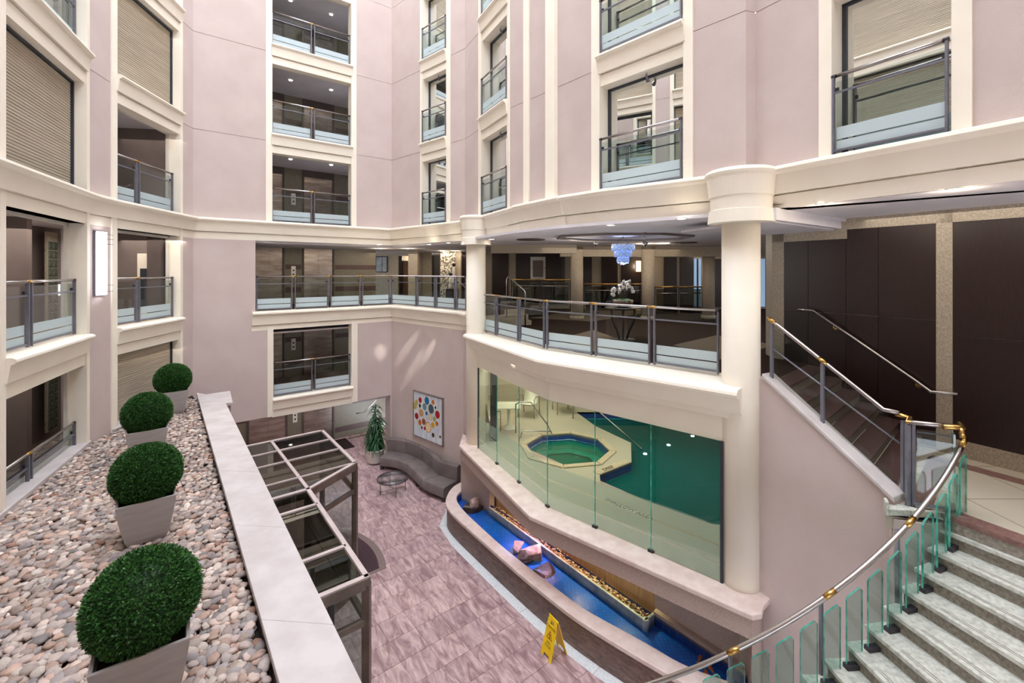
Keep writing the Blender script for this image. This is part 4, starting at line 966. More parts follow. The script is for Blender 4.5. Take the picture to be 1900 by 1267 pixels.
mb = MB(); mb.prism([(4.27, 5.20), tuple(Vector(cp(25.6, RB-.16))-pp*.02), tuple(Vector(cp(25.6, RB-.02))+pp*.05), (4.50, 5.34)], 3.93, 4.006); mb.prism([(4.27, 5.20), (4.30, 5.185), (4.37, 5.30), (4.34, 5.315)], 3.93, 4.09); struct('trim_21', mb, 'granite_stair', bevel=.008)
# curved stair
cs = thing('curved_staircase', 'curved granite staircase with double grip lines sweeping down to the court', 'staircase', (CS.x, CS.y-RB, 0))
RO = 6.7
def fan(a0, a1, r0, r1, z0, z1, mb, n=4):
    aa = [a0+(a1-a0)*j/n for j in range(n+1)]; mb.prism([cp(a, r0) for a in aa]+[cp(a, r1) for a in aa[::-1]], z0, z1)
A_N = lambda i: 25.0-3.42*i
for i in range(23):
    z = ZI(i); an = A_N(i); ab = an+3.42+.5
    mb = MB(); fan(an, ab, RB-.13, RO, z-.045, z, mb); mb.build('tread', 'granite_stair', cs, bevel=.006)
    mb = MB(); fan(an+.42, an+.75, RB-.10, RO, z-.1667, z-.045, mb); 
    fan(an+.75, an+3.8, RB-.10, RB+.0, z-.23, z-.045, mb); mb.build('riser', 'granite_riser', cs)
    if i < 13:
        mb = MB()
        for da in (.62, .95): mb.prism([cp(an+da, RB+.22), cp(an+da+.13, RB+.22), cp(an+da+.13, RO-.2), cp(an+da, RO-.2)], z, z+.0015)
        mb.build('grip_lines', 'granite_riser', cs)
# glass balusters
bt = thing('baluster_rail', 'curved steel handrail over separate thick glass balusters on the granite stair', 'railing', (CS.x, CS.y-RB, 0))
pg, sg = None, None
for i in range(22):
    a = AI(i); z = ZI(i)
    p = Vector(cp(a, RB)); t_ = Vector((math.cos(math.radians(a)), math.sin(math.radians(a))))     # tangent, up the stair
    hw = .085; th = .010
    n_ = Vector((t_.y, -t_.x))
    z0 = z+.03; zl, zr = z+.72, z+.80
    out = [(-hw, z0), (hw, z0), (hw, zr), (hw-.03, zr+.025), (-hw+.02, zl+.02), (-hw, zl-.01)]
    mb = MB(); N = len(out); vs = [(p.x+t_.x*s+n_.x*e, p.y+t_.y*s+n_.y*e, zz) for e in (-th, th) for s, zz in out]
    mb.poly(vs, [tuple(range(N))[::-1], tuple(range(N, 2*N))]); g = mb.build('glass_baluster', 'glass_green', bt)
    mb = MB(); mb.poly(vs, [(j, (j+1) % N, N+(j+1) % N, N+j) for j in range(N)]); mb.build('polished_edge', 'glass_edge', g)
    mb = MB(); q = Sec(tuple(p-t_*(hw+.015)), tuple(p+t_*(hw+.015))); q.box(mb, 0, q.L, -.035, .035, z, z+.045); mb.build('shoe', 'rail_dark', bt, bevel=.005)
rp = [(AI(i/2.0), ZI(i/2.0)+.93+.02) for i in range(0, 43)]
mb = MB(); mb.tube([(*cp(a, RB+.0), z) for a, z in rp], .027, 14); mb.build('handrail', 'steel', bt)
for i in (-.1, 4.1, 8.1, 12.1, 16.1):
    mb = MB(); mb.tube([(*cp(AI(i+j*.12), RB), ZI(i+j*.12)+.95) for j in (-2, 0, 2)], .0285, 14); mb.build('brass_collar', 'brass', bt)
    a = AI(i); zb = ZI(round(i))-.35; 
    if i > 0:
        mb = MB(); mb.tube([(*cp(a, RB-.13), zb), (*cp(a, RB-.13), ZI(i)+.80)], .022, 8); mb.tube([(*cp(a, RB-.13), ZI(i)+.78), (*cp(a, RB), ZI(i)+.92)], .014, 8); mb.build('post', 'rail_grey', bt)
# landing guard and flight railing
lg = thing('landing_railing', 'steel and brass railing with glass at the head of the curved stair', 'railing', (4.7, 5.3, 4.0))
pA = Vector((4.74, 5.42)); pB = Vector((4.60, 5.27)); pC = Vector(cp(27.2, RB+.0)); 
zl = 4.98
pD = pC+Vector((.06, .12))
mb = MB(); mb.tube([(pB.x, pB.y, zl), (pC.x, pC.y+.02, zl)], .026, 12); mb.build('handrail', 'steel', lg)
mb = MB(); mb.tube([(4.60, 5.45, zl+.04), (pA.x, pA.y, zl), (pB.x-.01, pB.y, zl), (pB.x+.10, pB.y-.01, zl)], .026, 12); mb.tube([(pC.x-.16, pC.y+.03, zl), (pC.x+.03, pC.y+.0, zl), (pC.x+.12, pC.y+.12, zl)], .028, 12)
mb.tube([(pC.x+.01, pC.y-.01, zl), (pC.x+.01, pC.y-.02, zl-.11)], .028, 12); mb.build('brass_elbow', 'brass', lg)
for p, zz in ((pA+Vector((-.05, .0)), 4.0), (pB+Vector((.03, .02)), 4.0)):
    for e in (-.028, .028):
        mb = MB(); mb.box(p.x+e-.02, p.x+e+.02, p.y-.02, p.y+.02, zz-.0, zl-.03); mb.build('post', 'rail_grey', lg, bevel=.003)
q = Sec(tuple(pB+Vector((.09, -.0))), tuple(pC+Vector((-.02, .05)))); mb = MB(); q.box(mb, 0, q.L, -.006, .006, 4.05, 4.90); mb.build('glass_pane', 'glass', lg)
mb = MB(); q.box(mb, -.05, q.L, -.012, .012, 4.02, 4.05); mb.build('bottom_rail', 'rail_grey', lg)
mb = MB(); q.box(mb, 0, q.L, -.006, .006, 4.86, 4.872); mb.build('mid_rail', 'rail_grey', lg)
q = Sec(tuple(pC+Vector((.0, .06))), tuple(pC+Vector((.10, .18)))); mb = MB(); q.box(mb, 0, q.L, -.01, .01, 4.04, 4.88); mb.build('glass_pane', 'glass_green', lg)
mb = MB(); q.box(mb, -.01, q.L+.01, -.035, .035, 4.0, 4.045); mb.build('shoe', 'rail_dark', lg)
sr = thing('stair_railing', 'sloping steel railing with glass along the pale stone coping of the inner flight', 'railing', (3.8, 6.7, 5.2))
q = Sec((3.80+.0, 6.76), (4.62, 5.42)); zr = lambda s: 6.04+(5.04-6.04)*min(1, s/(q.L*.9)); zb = lambda s: 5.22-.02+(4.12-5.22)*s/q.L
N = 10; mb = MB(); mb.tube([tuple(q.pt(q.L*i/N, 0, zr(q.L*i/N))) for i in range(N+1)], .026, 12); mb.build('handrail', 'steel', sr)
mb = MB(); mb.tube([tuple(q.pt(s, 0, 5.63-.95*s/q.L)) for s in (.02, q.L)], .012, 8); mb.build('mid_rail', 'rail_grey', sr)
for s in (.06, q.L*.47):
    for e in (0,):
        mb = MB(); q.box(mb, s-.02, s+.02, -.02, .02, zb(s)-.05, zr(s)-.03); mb.build('post', 'rail_grey', sr)
        mb = MB(); mb.tube([tuple(q.pt(s-.05, 0, zr(s-.05))), tuple(q.pt(s+.05, 0, zr(s+.05)))], .029, 12); mb.build('brass_collar', 'brass', sr)
mb = MB(); vs = []
for s in (.08, q.L*.95):
    for d in (-.03, -.022):
        for z in (zb(s)+.03, zr(s)-.10): vs.append(q.pt(s, d, z))
mb.poly(vs, [(0, 1, 3, 2), (4, 6, 7, 5), (0, 4, 5, 1), (2, 3, 7, 6), (1, 5, 7, 3), (0, 2, 6, 4)]); mb.build('glass_pane', 'glass', sr)

# ================================================================== pool room
PG = [(-.90, 12.26), (.72, 9.23), (3.22, 6.98)]
GA, GB = Sec(PG[0], PG[1]), Sec(PG[1], PG[2])
HT = [P2(971, 831.5, 1.9), P2(978, 817, 1.9), P2(1023, 804, 1.9), P2(1085, 805.5, 1.9), P2(1128.6, 823, 1.9), P2(1132, 850.5, 1.9), P2(1088, 868, 1.9), P2(1022, 865, 1.9)]
cx = sum(p[0] for p in HT)/8; cy = sum(p[1] for p in HT)/8
HT = [(cx+1.13*math.cos(a), cy+1.13*math.sin(a)) for a in [math.radians(22.5+11+45*i) for i in range(8)]]
PE = [P2(1115, 899, 1.9), (2.08, 10.79), (3.02, 11.5), (3.35, 12.8), (2.6, 14.2), (2.2, 15.6), (7.5, 15.6), (4.22, 8.60), P2(1320, 972, 1.9)]
def with_holes(outer, holes, z0, z1, name, m, parent=None):
    mb = MB(); bm = mb.bm
    for z in (z0, z1):
        edges = []
        for loop in [outer]+holes:
            V = [bm.verts.new((p[0], p[1], z)) for p in loop]
            edges += [bm.edges.new((V[i], V[(i+1) % len(V)])) for i in range(len(V))]
        bmesh.ops.triangle_fill(bm, use_beauty=True, use_dissolve=False, edges=edges)
    for loop in [outer]+holes:
        n = len(loop)
        for i in range(n):
            a, b_ = loop[i], loop[(i+1) % n]; mb.poly([(a[0], a[1], z0), (b_[0], b_[1], z0), (b_[0], b_[1], z1), (a[0], a[1], z1)], [(0, 1, 2, 3)])
    return struct(name, mb, m, parent)
outer = [(-1.2, 12.5), (.72, 9.26), (3.3, 6.95), (4.2, 7.2), (6.0, 5.5), (11, 4), (11, 17.3), (-1.2, 17.3)]
outer = [(-1.15, 12.7), (.70, 9.25), (3.3, 6.98), (3.55, 7.0), (8.6, 17.3), (-1.2, 17.3)]
pf = with_holes(outer, [HT, PE], 1.84, 1.9, 'floor_pool', 'deck')
def shell(loop, z0, z1, m, name, band=.2, inset=None):
    mb = MB(); curtain(loop+[loop[0]], z1-band, z1, mb); a = mb.build(name+'_tile_band', 'mosaic_navy', pf)
    mb = MB(); curtain(loop+[loop[0]], z0, z1-band, mb); mb.prism(loop, z0-.05, z0); mb.build(name+'_shell', m, pf)
shell(PE, .7, 1.895, 'pool_shell', 'pool', .22); shell(HT, 1.0, 1.895, 'pool_shell', 'tub', .20)
mb = MB(); mb.prism(PE, 1.66, 1.665); tag(mb.build('pool_water', 'water_pool'), kind='stuff')
mb = MB(); mb.prism(HT, 1.73, 1.735); tag(mb.build('tub_water', 'water_tub'), kind='stuff')
# tub bench and dark edge lines, raised rim
HTi = [(cx+(x-cx)*.72, cy+(y-cy)*.72) for x, y in HT]; HTo = [(cx+(x-cx)*1.16, cy+(y-cy)*1.16) for x, y in HT]
mb = MB(); n = 8
for i in range(8):
    j = (i+1) % 8; mb.prism([HT[i], HT[j], HTi[j], HTi[i]], 1.0, 1.45)
mb.build('tub_bench', 'pool_shell', pf)
mb = MB()
for i in range(8):
    j = (i+1) % 8; k = .97; a, b_ = HTi[i], HTi[j]; c_, d_ = (cx+(b_[0]-cx)*k, cy+(b_[1]-cy)*k), (cx+(a[0]-cx)*k, cy+(a[1]-cy)*k); mb.prism([a, b_, c_, d_], 1.445, 1.46)
mb.build('bench_edge_line', 'black', pf)
for i in range(8):
    j = (i+1) % 8; mb = MB(); e = .012
    A, B_, C_, D_ = (Vector(p) for p in (HT[i], HT[j], HTo[j], HTo[i])); u = (B_-A).normalized()*e
    mb.prism([tuple(A+u), tuple(B_-u), tuple(C_-u), tuple(D_+u)], 1.90, 1.93); mb.build('rim_slab', 'pool_tile_rim', pf, bevel=.006)
# pool coping slabs near the glass and lettering
cl = [PE[-1], PE[0], PE[1], PE[2], PE[3]]
def letter(txt, size, m, name, parent=None, mtx=None, thick=.002):
    cu = bpy.data.curves.new(name, 'FONT'); cu.body = txt; cu.size = size; cu.align_x = 'CENTER'; cu.align_y = 'CENTER'; cu.extrude = thick
    t_ = bpy.data.objects.new(name, cu); C.objects.link(t_); dg = bpy.context.evaluated_depsgraph_get()
    me = bpy.data.meshes.new_from_object(t_.evaluated_get(dg)); bpy.data.objects.remove(t_)
    me.transform(mtx if parent is None else Matrix.Translation(-ORG.get(parent.name, Vector())) @ mtx)
    o = bpy.data.objects.new(name, me); C.objects.link(o); me.materials.append(MATS[m])
    if parent: o.parent = parent; ORG[o.name] = ORG.get(parent.name, Vector())
    return o
def frame(o, x, y):   # columns x, y and their normal
    x = Vector(x).normalized(); y = Vector(y).normalized(); z = x.cross(y).normalized(); y = z.cross(x)
    m = Matrix.Identity(4); m.col[0][:3] = x; m.col[1][:3] = y; m.col[2][:3] = z; m.col[3][:3] = Vector(o); return m
Lq = Sec(P2(1113, 924, 1.9), P2(1209, 965, 1.9)); LL = Lq.L
mb = MB(); mb.prism([Lq.p2(0, .0), Lq.p2(LL, .0), Lq.p2(LL, -.12), Lq.p2(0, -.02)], 1.895, 1.903); mb.build('white_lettering_strip', 'white_plastic', pf)
letter('SHALLOW AREA', .15, 'ink', 'strip_lettering', pf, frame(Lq.pt(LL*.55, -.045, 1.905), (*Lq.u, 0), (-Lq.n.x, -Lq.n.y, 0)))
mb = MB(); a, b_ = Vector(PE[1]), Vector(PE[2]); q = Sec(tuple(a), tuple(b_)); q.box(mb, .0, q.L, .02, .22, 1.895, 1.912) if q.n.x < 0 else q.box(mb, 0, q.L, -.22, -.02, 1.895, 1.912); mb.build('edge_slab', 'pool_tile_rim', pf)
sg = 1 if q.n.x < 0 else -1
letter('DEEP', .16, 'ink', 'edge_lettering', pf, frame(q.pt(.42, .10*sg, 1.914), (*q.u, 0), (-q.n.x, -q.n.y, 0)))
# underwater steps at the far side
for i in range(4):
    mb = MB(); mb.prism([(2.9+.35*i, 13.0), (3.15+.35*i, 13.0), (3.0+.35*i, 15.4), (2.7+.35*i, 15.4)], .7, 1.62-.2*i); mb.build('pool_step', 'pool_shell', pf)
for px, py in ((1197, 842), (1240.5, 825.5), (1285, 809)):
    v = P3(px, py, 1.668); t = thing('pool_light', 'small bright round disc painted as a lamp reflection on the pool water, %s of three' % {1197: 'leftmost', 1240.5: 'middle', 1285: 'rightmost'}[px], 'reflection', tuple(v)); 
    mb = MB(); mb.lathe([(.001, .0), (.05, .0), (.05, .01), (.001, .01)], tuple(v), 14); mb.build('lens', 'lamp_cold', t)  # glowing disc on the water surface, a painted lamp reflection
# room walls and ceiling
mb = MB(); mb.prism([(-1.0, 12.7), (-.78, 12.9), (-.9, 17.3), (-1.2, 17.3)], 1.84, 4.74); mb.box(-1.2, 8.8, 17.0, 17.3, 1.84, 4.74); mb.prism([(3.55, 7.1), (8.6, 17.3), (8.8, 17.2), (3.75, 7.0)], .4, 4.74); struct('wall_pool_room', mb, 'deck')
slab('ceiling_pool', [(-1.15, 12.7), (.70, 9.3), (3.3, 7.05), (3.6, 7.1), (8.7, 17.3), (-1.2, 17.3)], 4.66, 4.72, 'plaster_white')
mb = MB(); mb.box(-.62, -.42, 12.9, 13.1, 1.9, 4.7); struct('trim_25', mb, 'frame_dark')
# glass wall in separate sheets with black clips
gw = thing('pool_glass_wall', 'frameless glass wall of tall sheets looking into the pool room', 'glass wall', (.72, 9.23, 1.95))
cutA = [0, GA.at(922), GA.at(963), GA.L]; cutB = [0, GB.at(1104), GB.at(1208), GB.L]
for q, cts in ((GA, cutA), (GB, cutB)):
    for a, b_ in zip(cts, cts[1:]):
        mb = MB(); q.box(mb, a+.004, b_-.004, -.006, .006, 1.95, 4.12); o = mb.build('glass_sheet', 'glass_pool', gw)
        for z0, z1 in ((1.97, 2.22), (2.24, 2.50), (2.53, 2.82)):
            mb = MB(); q.box(mb, a+.006, b_-.006, .007, .009, z0, z1); mb.build('frosted_band', 'frost_green', o)
        mb = MB(); q.box(mb, b_-.006, b_+.006, -.008, .008, 1.95, 4.12); mb.build('glass_joint', 'glass_edge', o)
    for s in cts[1:]:
        if s > q.L-.1 and q is GB: continue
        mb = MB(); q.box(mb, s-.05, s+.05, -.03, .03, 1.95, 1.99); mb.build('clip', 'black', gw)
mb = MB(); GB.box(mb, GB.L-.02, GB.L+.02, -.02, .02, 1.95, 4.12); GA.box(mb, -.03, .0, -.02, .02, 1.95, 4.12); mb.build('end_channel', 'frame_dark', gw)
# pool furniture
def tubes(name, paths, r, m, t):
    mb = MB()
    for p in paths: mb.tube(p, r, 8)
    return mb.build(name, m, t)
def pool_chair(loc, rz, label):
    t = thing('pool_chair', label, 'chair', (0, 0, 0), 'chairs by the hot tub')
    for s in (-.28, .28):
        mb = MB(); mb.tube([(s, -.28, 0), (s, -.30, .3), (s, -.28, .62), (s, -.1, .66), (s, .22, .60), (s, .30, .45), (s, .34, 0)], .016, 8); mb.build('side_frame', 'steel', t)
    tubes('cross_rails', [[(-.28, -.2, .40), (.28, -.2, .40)], [(-.28, .26, .42), (.28, .26, .42)]], .012, 'steel', t)
    mb = MB(); pr_ = [(-.27, .43), (-.05, .405), (.2, .40), (.27, .44), (.36, .75), (.44, 1.02)]
    vs = [(s, y, z) for y, z in pr_ for s in (-.25, .25)]+[(s, y+.01, z-.02) for y, z in pr_ for s in (-.25, .25)]
    n = len(pr_); fs = [(2*i, 2*i+1, 2*i+3, 2*i+2) for i in range(n-1)]+[(2*n+2*i+2, 2*n+2*i+3, 2*n+2*i+1, 2*n+2*i) for i in range(n-1)]
    fs += [(2*i+2, 2*n+2*i+2, 2*n+2*i, 2*i) for i in range(n-1)]+[(2*i+1, 2*n+2*i+1, 2*n+2*i+3, 2*i+3) for i in range(n-1)]
    mb.poly(vs, fs, True); mb.build('sling_seat', 'white_plastic', t)
    t.location = loc; t.rotation_euler.z = rz; return t
cpos = P3(984, 774, 1.9); pool_chair((cpos.x-.05, cpos.y+.2, 1.9), math.radians(-20), 'white sling chair right of the small white pool table')
c2_ = P3(905, 800, 1.9); ch = copy_tree([o for o in C.objects if o.name.startswith('pool_chair')][0], (c2_.x+.0, c2_.y-.15, 1.9), math.radians(150), 'white sling chair at the left edge of the pool window')
ch2 = copy_tree(ch, (1.75, 15.6, 1.9), math.radians(10), 'far sling chair half hidden under the beam behind the hot tub')
tp = P3(945, 782, 1.9); tp = Vector((-.10, 14.0, 1.9))
t = thing('pool_table', 'small square white side table on a flared white foot by the pool chairs', 'table', tuple(tp))
mb = MB(); mb.box(tp.x-.36, tp.x+.36, tp.y-.36, tp.y+.36, tp.z+.68, tp.z+.715); mb.build('table_top', 'white_plastic', t, bevel=.015)
mb = MB(); mb.lathe([(.24, 0), (.22, .03), (.06, .10), (.045, .3), (.05, .6), (.10, .68)], tuple(tp), 20); mb.build('foot', 'white_plastic', t)
for nm, pts, lab in (('tub_handrail', [(958, 805, 1.9), None], 'bent steel grab rail at the near left side of the hot tub'),):
    pass
def railpx(pts, r, lab):
    t = thing('grab_rail', lab, 'handrail', tuple(pts[0])); mb = MB(); mb.tube(pts, r, 8); mb.build('rail', 'steel', t)
a = P3(957, 803, 1.9); b_ = P3(1024, 802, 1.9)
railpx([tuple(a), (a.x, a.y, 2.75), (a.x+.12, a.y, 2.82), (a.x+.45, a.y+.05, 2.80), (b_.x-.15, b_.y, 2.15), (b_.x-.02, b_.y, 1.9)], .02, 'long bent steel handrail behind the hot tub')
a = P3(966, 812, 1.9); railpx([tuple(a), (a.x+.02, a.y+.02, 2.02), (a.x+.08, a.y+.05, 2.08), (a.x+.9, a.y+.25, 1.99), (a.x+.95, a.y+.25, 1.9)], .018, 'low steel grab rail on the left rim of the hot tub')
a = Vector((1.9, 14.6, 2.9)); b_ = P3(1191, 833, 1.7); railpx([(2.0, 14.9, 1.9), (2.0, 14.9, 2.75), (2.1, 14.85, 2.8), tuple(b_)], .02, 'slanting steel handrail going down into the pool')
area_light('pool_light_a', (1.2, 11.6, 4.6), 2.5, 55, (1, .93, .80)); area_light('pool_light_b', (4.2, 11.5, 4.6), 2.5, 40, (1, .95, .88)); area_light('pool_light_c', (.6, 15.3, 4.6), 2, 50, (1, .9, .74))
# trough, pebbles, rocks, fish in the fountain
T0, T1 = (-.62, 11.92), (2.36, 8.03)
TQ = Sec(T0, T1)
tr = thing('pebble_trough', 'narrow grey stone trough of pebbles along the lit panels of the fountain', 'trough', (T0[0], T0[1], .3))
mb = MB(); TQ.box(mb, 0, TQ.L, -.05, .0, .2, .55); TQ.box(mb, 0, TQ.L, -.30, -.05, .2, .46); TQ.box(mb, TQ.L-.05, TQ.L, -.32, .0, .2, .56); mb.lathe([(.06, -.1), (.06, .30), (0.001, .30)], (TQ.pt(TQ.L-.03, -.04).x, TQ.pt(TQ.L-.03, -.04).y, .26), 16); mb.build('trough_body', 'trough', tr, bevel=.01)
PC = [(170, 138, 110), (130, 100, 78), (196, 172, 140), (96, 74, 60), (180, 160, 140), (150, 110, 84)]
mb = MB()
for i in range(900):
    s = random.uniform(.03, TQ.L-.07); d = random.uniform(-.26, -.07); v = TQ.pt(s, d, .47+random.uniform(0, .04))
    mb.ico(v, random.uniform(.016, .03), 1, (1.3, .9, .6), Matrix.Rotation(random.random()*6, 3, 'Z'), lin(random.choice(PC)))
tag(mb.build('trough_pebbles', 'pebble', tr), kind='stuff')
warm = (1, .72, .42)
for s, col, pw_ in ((.8, warm, 40), (1.9, (1, .5, .6), 60), (3.0, warm, 50), (4.2, (.95, .9, .45), 40)):
    if s < PL.L: v = PL.pt(s, .06, 1.5); spot_light('niche_light', tuple(v), tuple(PL.pt(s, .0, .5)), pw_, col, 110, .03)
v = PL.pt(1.9, .3, 1.3); spot_light('niche_blue_light', (v.x, v.y, 1.45), (.3, 10.2, .4), 45, (.55, .6, 1), 70, .03)
def rockpile(c, parts, label, name='fountain_rock'):
    t = thing(name, label, 'rock', c)
    for (dx, dy, dz, r, sx, sy, sz, m) in parts:
        mb = MB(); rn = random.Random(int((dx+9)*100+dy*37)); R_ = Matrix.Rotation(rn.random()*3, 3, 'Z') @ Matrix.Rotation(rn.uniform(-.25, .25), 3, 'X')
        for _ in range(16):
            v_ = Vector((rn.uniform(-1, 1), rn.uniform(-1, 1), rn.uniform(-1, 1))); v_ = v_/max(abs(v_.x), abs(v_.y), abs(v_.z))*rn.uniform(.8, 1); q_ = R_ @ Vector((v_.x*sx*r, v_.y*sy*r, v_.z*sz*r)); mb.bm.verts.new(q_+Vector((c[0]+dx, c[1]+dy, c[2]+dz)))
        bmesh.ops.convex_hull(mb.bm, input=mb.bm.verts[:]); bmesh.ops.delete(mb.bm, geom=[v for v in mb.bm.verts if not v.link_faces], context='VERTS')
        mb.build('boulder', m, t, bevel=.012)
v = P3(877, 945, .4); rockpile(tuple(v), [(0, 0, -.02, .24, 1, .9, .7, 'rock_wet'), (.04, .0, .14, .13, 1, .9, 1.2, 'rock')], 'small brown boulder with a white crest at the far end of the fountain')
v = P3(980, 1030, .4); rockpile(tuple(v), [(-.20, .20, .05, .17, 1, .9, .6, 'rock'), (.06, -.06, .07, .22, 1.1, .7, .6, 'rock'), (-.08, .02, -.12, .30, 1.1, 1, .5, 'rock_wet'), (.32, -.50, -.14, .30, 1.1, .9, .5, 'rock_wet')], 'large flat topped pinkish rock lying in the middle of the fountain')
for px, py, rz, lab in ((1300, 1219, .9, 'uppermost orange koi near the near end of the fountain'), (1318, 1239, 1.7, 'middle orange koi, long and bright, in the fountain'), (1311, 1251, 1.4, 'lowest orange koi in the fountain, half behind the baluster')):
    v = P3(px, py, .36); t = thing('koi', lab, 'fish', (0, 0, 0)); k = .8
    mb = MB(); mb.tube([(-.13*k, 0, 0), (-.08*k, 0, 0), (0, 0, 0), (.08*k, 0, 0), (.13*k, 0, 0)], [.008, .02, .034, .026, .006], 10); mb.build('body', 'koi', t)
    mb = MB(); mb.poly([(-.12*k, 0, 0), (-.20*k, .035, .0), (-.17*k, 0, 0), (-.20*k, -.035, 0), (-.12*k, 0, .01)], [(0, 1, 2, 3), (4, 3, 2, 1)]); mb.build('tail', 'koi', t)
    mb = MB(); mb.poly([(.03, .02, 0), (-.02, .06, 0), (-.01, .02, 0), (.03, -.02, 0), (-.02, -.06, 0), (-.01, -.02, 0)], [(0, 1, 2), (5, 4, 3)]); mb.build('fin', 'koi', t)
    t.location = v; t.rotation_euler.z = rz
# pale stones at the foot of the pier, seen through the balusters
for px, py, r, lab in ((1399, 1243, .10, 'dark'), (1408, 1252, .14, 'pinkish'), (1420, 1246, .13, 'round white'), (1418, 1262, .17, 'large white'), (1437, 1258, .15, 'pale veined')):
    v = P3(px, py, .3+r*.4); mb = MB(); mb.ico((0, 0, 0), r, 3, (1.1, .9, .75), jit=.3); o = mb.build('boulder', 'rock_wet' if lab == 'dark' else 'rock', loc=tuple(v)); tag(o, lab+' boulder at the foot of the pier behind the glass balusters', 'rock')
mb = MB(); mb.prism([(3.55, 6.3), (3.75, 6.9), (4.3, 5.6), (3.5, 5.4), (2.9, 5.9)], 0, .3); tag(mb.build('rock_bed', 'soil'), kind='stuff')

# ================================================================== planter bed, parapet, clipped balls
DA = Vector((-.61, .7924)); NA = Vector((.7924, .61))
PI_ = Vector((-1.85, 3.62)); PO = Vector((-1.19, 3.62))
far_i = PI_+DA*10.9; far_o = PO+DA*10.25; near_i = PI_-DA*3.2; near_o = PO-DA*3.2
Zc = 3.45
mb = MB(); n = 7; Lp = 13.6
cope = sholder('trim_26')
for i in range(n):    # coping stones
    a = -3.2+Lp*i/n*1.04; b_ = -3.2+Lp*(i+1)/n*1.04; ai, bi = PI_+DA*(a+.001), PI_+DA*(b_-.001); ao, bo = PO+DA*(a+.001-.08), PO+DA*(b_-.001-.08)
    if i == n-1: bo = bo-DA*.5
    mb = MB(); mb.prism([tuple(ai), tuple(ao), tuple(bo), tuple(bi)], Zc-.07, Zc); mb.build('coping_stone', 'stone', cope, bevel=.006)
ret = [P2(427, 725, 3.45), P2(432, 746.5, 3.45), P2(400, 749, 3.45), P2(372, 733, 3.45)]
mb = MB(); mb.prism(ret, Zc-.07, Zc+.002); mb.build('coping_stone', 'stone', cope, bevel=.006)
mb = MB(); w0 = .035*NA
mb.prism([tuple(near_i+w0), tuple(near_o-w0), tuple(far_o-w0*2), tuple(far_i+w0)], 0, Zc-.07)
rr = [Vector(p) for p in ret]; rc = sum(rr, Vector((0, 0)))/4; mb.prism([tuple(rc+(p-rc)*.86) for p in rr], 0, Zc-.07)
struct('wall_parapet', mb, 'stucco')
# bed floor
bed = [tuple(near_i), tuple(far_i), (-9.1, 12.9), (-8.95, 12.3), (-8.56, 9.7), (-8.39, 9.0), (-7.1, 6.3), (-4.77, 1.31), (-3.5, -1)]
mb = MB(); mb.prism(bed, 3.0, 3.24); struct('floor_planter', mb, 'soil')
gb = thing('pebble_bed', 'wide bed of rounded pinkish grey river pebbles in the raised planter', 'pebbles', (-5, 6, 3.24))
PCOL = [(206, 184, 172), (186, 168, 160), (198, 180, 170), (170, 154, 148), (160, 150, 148), (212, 196, 184), (180, 160, 148), (150, 140, 136), (196, 166, 150), (176, 150, 136), (220, 204, 192), (190, 176, 168)]
def inbed(x, y, m=0.0):
    # between the left facade and the inner side of the parapet
    if (x-PI_.x)*NA.x+(y-PI_.y)*NA.y > -.02-m: return False
    if y > 12.2: return False
    xw = -8.39-(y-9.0)*.17 if y > 9 else -8.39+(9.0-y)*.471
    return x > xw+.03
def visible(x, y, z=3.3):
    if y < 1.5: return False
    px = HX+x/y*F; py = HY+(EYE-z)/y*F
    return -260 < px < 760 and py < 2300
def col_():
    c_ = random.choice(PCOL); k = random.uniform(.82, 1.08); r = random.random()
    if r < .025: c_ = (158, 122, 106)
    elif r < .07: c_ = (206, 178, 162)
    return lin(tuple(min(255, v*k) for v in c_))
pts_ = []
st = .088
for layer, (zb, off) in enumerate(((3.262, 0), (3.292, .5))):
    i = 0; y = 1.5
    while y < 12.3:
        x = -9.2+(i % 2)*st/2+off*st
        while x < -1:
            jx, jy = x+random.uniform(-.026, .026), y+random.uniform(-.022, .022)
            if inbed(jx, jy) and visible(jx, jy) and not (layer == 1 and random.random() < .12): pts_.append((jx, jy, zb+random.uniform(-.008, .014)))
            x += st
        y += st*.80; i += 1
pts_.sort(key=lambda p: p[1])
front = []; 
variants = []
for k in range(24):
    mb = MB(); mb.ico((0, 0, 0), 1, 2, (.060, .044, .026), None, col_(), jit=.35); o = mb.build('pebble', 'pebble'); variants.append(o.data); bpy.data.objects.remove(o)
stf = MB(); vis = MB
cnt = 0
def covered(x, y):
    return any((x-bx)**2+(y-by)**2 < .17**2 for bx, by in BALLP)
BALLP = [(-2.93, 3.62), (-4.72, 5.88), (-6.72, 8.38), (-8.20, 11.0)]
nb = 0
for (x, y, z) in pts_:
    if covered(x, y): continue
    s = random.uniform(.75, 1.25); px = HX+x/y*F; py = HY+(EYE-z)/y*F
    if nb < 298 and z > 3.275 and -10 < px and py < 1285:
        o = bpy.data.objects.new('pebble', variants[nb % 24]); C.objects.link(o); o.parent = gb; nb += 1
        o.location = (x+5, y-6, z-3.24); o.scale = (s, s, s); o.rotation_euler = (random.uniform(-.25, .25), random.uniform(-.25, .25), random.uniform(0, PI))
    else:
        R = Matrix.Rotation(random.uniform(0, PI), 3, 'Z') @ Matrix.Rotation(random.uniform(-.3, .3), 3, 'X') @ Matrix.Rotation(random.uniform(-.3, .3), 3, 'Y')
        stf.ico((x, y, z), 1, 2 if y < 7 else 1, (.060*s, .044*s, .026*s), R, col_(), jit=.35)
tag(stf.build('pebble_mass', 'pebble', gb), kind='stuff')
